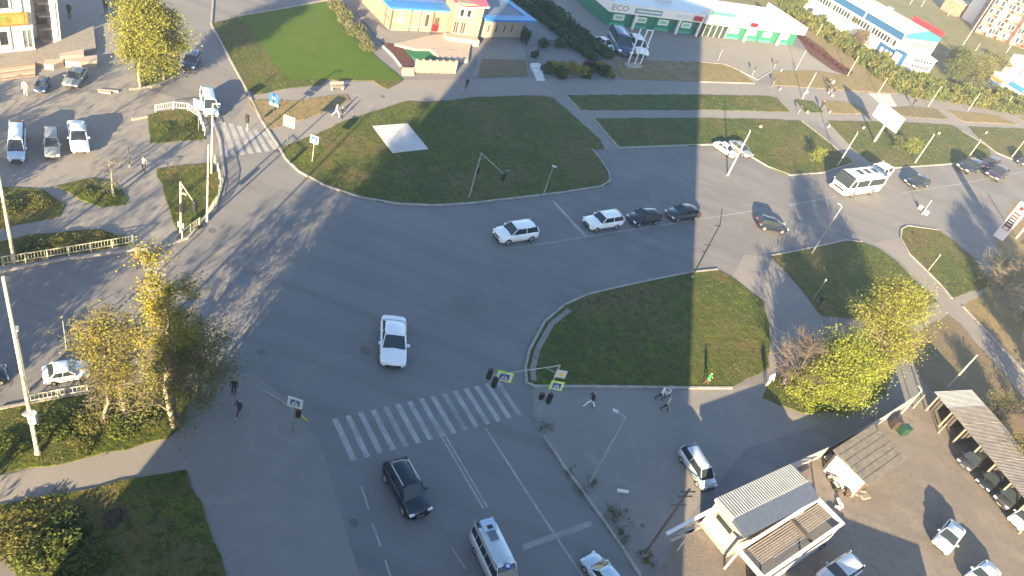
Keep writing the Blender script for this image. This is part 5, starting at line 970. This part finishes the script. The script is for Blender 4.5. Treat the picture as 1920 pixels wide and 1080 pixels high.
part('front_grille', DARK, e, (-.03, .05, -.7, .7, .7, .95)); part('bumper', P_WHITE, e, (-.12, .15, -1.1, 1.1, .35, .62))
car('suv', (1630, 331), (1660, 320), P_WHITE, 'white car close behind the bus', zref=.8)
car('suv', (1473, 428), (1419, 418), P_BLACK, 'black car driving right on the sunny lower lane', zref=.5)
car('sedan', (1703, 347), (1734, 341), P_BLACK, 'black car right of the bus near the tree shadow', zref=.4)
car('hatch', (1802, 318), (1828, 312), P_BLACK, 'small black car close to the kerb, left of the plum pair', zref=.5)
car('hatch', (1842, 312), (1862, 306), P_PLUM, 'plum car by the kerb, rear one of a close pair', zref=.5)
car('sedan', (1858, 333), (1878, 322), P_PLUM, 'plum car in the outer lane, front one of a close pair', zref=.5)
car('van', (1912, 306), (1945, 298), P_DARK, 'dark van entering at the right edge of the main road', zref=.5, scale=.75)
car('sedan', (1380, 292), (1342, 267), P_WHITE, 'white sedan parked slanting at the sunny bay', zref=.6, ws=1.15)
car('sedan', (1407, 292), (1370, 265), P_GREY, 'grey sedan parked slanting right of the white one', zref=.6, ws=1.1)
car('mpv', (30, 298), (33, 240), P_LBLUE, 'pale blue van, leftmost of the parked row', zref=.7, ws=.68)
car('hatch', (98, 290), (96, 242), P_GREY, 'grey blue hatchback in the middle of the parked row', zref=.7, ws=.68)
car('sedan', (151, 281), (142, 228), P_WHITE, 'white sedan, rightmost of the parked row', zref=.7, ws=.78)
car('mpv', (397, 214), (387, 174), P_LBLUE, 'pale blue car waiting behind the white sign', zref=.7, ws=.85)
car('suv', (352, 127), (366, 103), P_BLUE, 'dark blue car in the tree shade at top left', zref=.5)
car('suv', (73, 168), (84, 146), P_BLUE, 'dark blue suv parked below the shop steps', zref=.6)
car('sedan', (130, 158), (152, 128), P_GREY, 'grey green sedan in the parapet shade', zref=.6)
car('sedan', (166, 688), (79, 702), P_WHITE, 'white sedan on the left street in front of the verge', zref=.55, ws=1.4)
car('sedan', (14, 694), (-78, 712), P_BLACK, 'dark car half out of the picture at the left edge', zref=.55, ws=1.4)
car('sedan', (1150, 94), (1118, 72), P_WHITE2, 'white car half hidden behind the dark hedge', zref=.5)
car('mpv', (1172, 102), (1151, 68), P_BLUE, 'dark blue van on the shaded forecourt', zref=.8)
car('hatch', (1204, 104), (1184, 76), P_WHITE2, 'white car behind the white pylons', zref=.6)
car('sedan', (1764, 1026), (1796, 984), P_SILV, 'silver sedan on the sunny yard dirt', zref=.6)
car('sedan', (1822, 1094), (1864, 1062), P_WHITE, 'white sedan on the bottom edge of the yard', zref=.6)
car('suv', (1548, 1090), (1606, 1050), P_SILV, 'silver suv below the slatted pen', zref=.9)
car('hatch', (1838, 170), (1860, 166), P_BLUE, 'blue car before the thicket at far right', zref=.8)
car('sedan', (1800, 93), (1818, 101), P_LBLUE, 'pale lilac car on the far road by the field', zref=.6)
for i, (f_, r_) in enumerate((((1806, 872), (1838, 852)), ((1842, 910), (1874, 888)), ((1874, 944), (1906, 922)), ((1902, 982), (1936, 960)))):
    car(('hatch', 'sedan', 'suv', 'hatch')[i], f_, r_, (P_DARK, P_BLACK, P_DARK, P_WHITE2)[i], ('dark car nosing out of the carport, topmost', 'black car under the carport, second from the top', 'dark suv under the carport, third from the top', 'white nosed car under the carport, lowest in view')[i], zref=.5, scale=.85)

# ================================================================== PEOPLE
def human(walk, arm=0.0, bend=0.0):
    V, Rr, E_ = [], [], []
    def v(p, r, par=None): V.append(p); Rr.append(r); (E_.append((par, len(V) - 1)) if par is not None else None); return len(V) - 1
    pel = v((0, 0, .93), .15); bl = v((0, -.02 * 0, 1.12), .135, pel); ch = v((0, 0, 1.32), .155, bl); nk = v((0, 0, 1.47), .062, ch); hd = v((0, -.01, 1.58), .085, nk); ht = v((0, 0, 1.68), .085, hd); v((0, -.085, 1.61), .018, hd)
    for s_ in (-1, 1):
        sw = walk * s_; h = v((s_ * .10, 0, .86), .10, pel); k = v((s_ * .11, -.22 * sw - .03, .49), .062, h); a = v((s_ * .11, -.38 * sw + (.10 if sw < 0 else 0), .10), .042, k); v((s_ * .12, -.38 * sw - .14, .04), .038, a)
        sh = v((s_ * .19, 0, 1.40), .068, ch); el = v((s_ * .25, .14 * sw, 1.13), .045, sh); wr = v((s_ * .26, .10 * sw - .12 - .1 * arm, .90 + .2 * arm), .030, el); pm = v((s_ * .265, .10 * sw - .15 - .1 * arm, .83 + .2 * arm), .028, wr)
        for q in range(4): f1 = v((s_ * (.265 + .004 * q), .10 * sw - .18 - .1 * arm + .02 * q, .775 + .2 * arm), .010, pm); v((s_ * .26, .10 * sw - .175 - .1 * arm + .02 * q, .73 + .012 * abs(q - 1) + .2 * arm), .008, f1)
        v((s_ * .245, .10 * sw - .20 - .1 * arm, .80 + .2 * arm), .010, pm)
    me = bpy.data.meshes.new('body'); me.from_pydata(V, E_, []); o = bpy.data.objects.new('tmp', me); col.objects.link(o); md = o.modifiers.new('s', 'SKIN')
    for i, sv in enumerate(me.skin_vertices[0].data): sv.radius = (Rr[i] * (1.15 if i in (0, 1, 2) else 1), Rr[i] * (.8 if i in (0, 1, 2) else 1)); sv.use_root = i == 0
    sd = o.modifiers.new('d', 'SUBSURF'); sd.levels = 1; sd.render_levels = 1
    out = bpy.data.meshes.new_from_object(o.evaluated_get(bpy.context.evaluated_depsgraph_get())); bpy.data.objects.remove(o)
    out.materials.clear()
    for k in range(5): out.materials.append(WHITE)
    for p in out.polygons:
        c = p.center; p.use_smooth = True
        p.material_index = 4 if (c.z > 1.655 or (c.z > 1.56 and c.y > .03)) else 0 if (c.z > 1.49 or (abs(c.x) > .2 and c.z < .88 + .2 * arm)) else 1 if c.z > .9 or abs(c.x) > .225 else 3 if c.z < .09 else 2
    return out
HM = [human(0), human(.6), human(1.0), human(.3, .8)]
SKIN = plain('skin', (.45, .28, .20), .6, var=0); HAIR = plain('hair_dark', (.03, .022, .018), .7, var=0); CL = lambda n, c: plain('cloth_' + n, c, .85, var=.08, scale=8)
C_BLK, C_WHT, C_GRY, C_BLU, C_GRN, C_BEI, C_NVY, C_BRN = CL('black', (.015, .015, .02)), CL('white', (.66, .65, .63)), CL('grey', (.25, .25, .26)), CL('blue', (.06, .10, .25)), CL('green', (.02, .45, .10)), CL('beige', (.45, .38, .30)), CL('navy', (.02, .03, .06)), CL('brown', (.10, .06, .05))
def person(foot, pose, face, top, leg, label, s=1.0, hair=HAIR, shoe=C_BLK, group=None):
    c = at(*foot); o = link('person', HM[pose], None, (c.x, c.y, 0), face, s)
    for k, mt in enumerate((SKIN, top, leg, shoe, hair)): o.material_slots[k].link = 'OBJECT'; o.material_slots[k].material = mt
    return tag(o, label, 'person', group)
person((438, 740), 0, .3, C_BLK, C_BLK, 'person in black standing on the left corner, upper of two'); person((447, 779), 1, -.4, C_NVY, C_BLK, 'person in dark clothes and white shoes walking on the left corner', shoe=C_WHT)
person((385, 744), 1, 1.2, C_WHT, C_GRY, 'person in a pale top partly hidden by the corner tree'); person((399, 742), 0, 1.0, C_GRY, C_BLK, 'person in grey beside the pale one at the corner tree')
person((257, 500), 1, .1, C_BRN, C_BLK, 'person in brown crossing the left street, left of the pair'); person((274, 500), 1, .1, C_BLK, C_BLK, 'person in black crossing the left street, right of the pair'); person((265, 498), 0, .1, C_WHT, C_BEI, 'small person in white between the crossing pair', .62)
person((270, 322), 1, .5, C_GRY, C_BLK, 'person in grey and black on the island walkway with a long shadow'); person((49, 180), 0, .2, C_BEI, C_BEI, 'person in pale beige near the dark blue suv')
person((630, 219), 2, 1.4, C_WHT, C_WHT, 'person in white walking with long shadow on the upper path'); person((873, 167), 0, 0, C_BLK, C_BLK, 'lone person in black on the shaded walkway'); person((640, 222), 0, 1.4, C_BLK, C_BLK, 'person in black just behind the white dressed walker', .9)
person((1103, 763), 2, -1.4, C_BLK, C_WHT, 'person in black top and white trousers striding along the pavement', 1.15)
person((1234, 750), 1, 1.2, C_WHT, C_BLK, 'person in a pale coat, left of the pavement pair', 1.1); person((1244, 770), 1, 1.2, C_BEI, C_BLK, 'person in beige and black, right of the pavement pair', 1.1)
person((1322, 721), 3, 1.0, C_GRN, C_BRN, 'child in a bright green top on the sunlit grass edge', .95); person((1436, 724), 0, .6, C_WHT, C_GRY, 'person in white standing at the sunlit pavement end', 1.1); person((1462, 726), 1, .9, C_GRY, C_BLK, 'person in grey beside the fresh green tree')
for p, lb in (((198, 24), 'person in black in the building shade at the top left, left of two'), ((215, 22), 'person in black in the building shade at the top left, right of two'), ((131, 36), 'person in black close to the tall white wing')): person(p, 0, R.uniform(0, 6), C_BLK, C_BLK, lb, 1.2)
for p, s_, lb in (((1550, 165), C_BLK, 'person in black at the far bench, left of three'), ((1556, 166), C_GRY, 'person in grey at the far bench, middle of three'), ((1559, 180), C_NVY, 'person in navy in front of the far bench'), ((1710, 199), C_BLK, 'person in black on the far walkway right of the billboard'), ((1537, 206), C_BLK, 'person in black on the slanting path below the lamp post')): person(p, 1, R.uniform(0, 6), s_, C_BLK, lb, 1.15)
person((1846, 188), 0, .4, C_BLK, C_BLK, 'person in black by the far walkway thicket'); person((1532, 575), 0, .3, C_BLK, C_NVY, 'person in black on the path shaded by the right trees')
# stroller with the pavement group
o = empty('stroller', at(1247, 742), .9, 'pale pushchair between the pavement pair', 'stroller'); part('basket', C_WHT, o, (-.3, .3, -.2, .2, .45, .8)); part('hood', C_GRY, o, (-.3, 0, -.21, .21, .803, 1.0)); part('handle', GREY, o, (.3, .6, -.18, .18, .9, .94))
for x in (-.28, .28):
    for y in (-.18, .18): b = MB(); b.tube((x, y - .02, .12), (x, y + .02, .12), .12, .12, 10); b.build('wheel', RUBBER, o)

# ================================================================== AIR
HZ = 0.0006
hm = bpy.data.materials.new('haze'); hm.use_nodes = True; hm.node_tree.nodes.clear(); ho = hm.node_tree.nodes.new('ShaderNodeOutputMaterial'); hv = hm.node_tree.nodes.new('ShaderNodeVolumePrincipled')
hv.inputs['Color'].default_value = (.90, .93, 1, 1); hv.inputs['Density'].default_value = HZ; hv.inputs['Anisotropy'].default_value = .3; hm.node_tree.links.new(hv.outputs[0], ho.inputs['Volume'])
b = MB(); b.bb(-950, 1250, -350, 2550, -1.1, 49); b.build('haze', hm, kind='stuff')
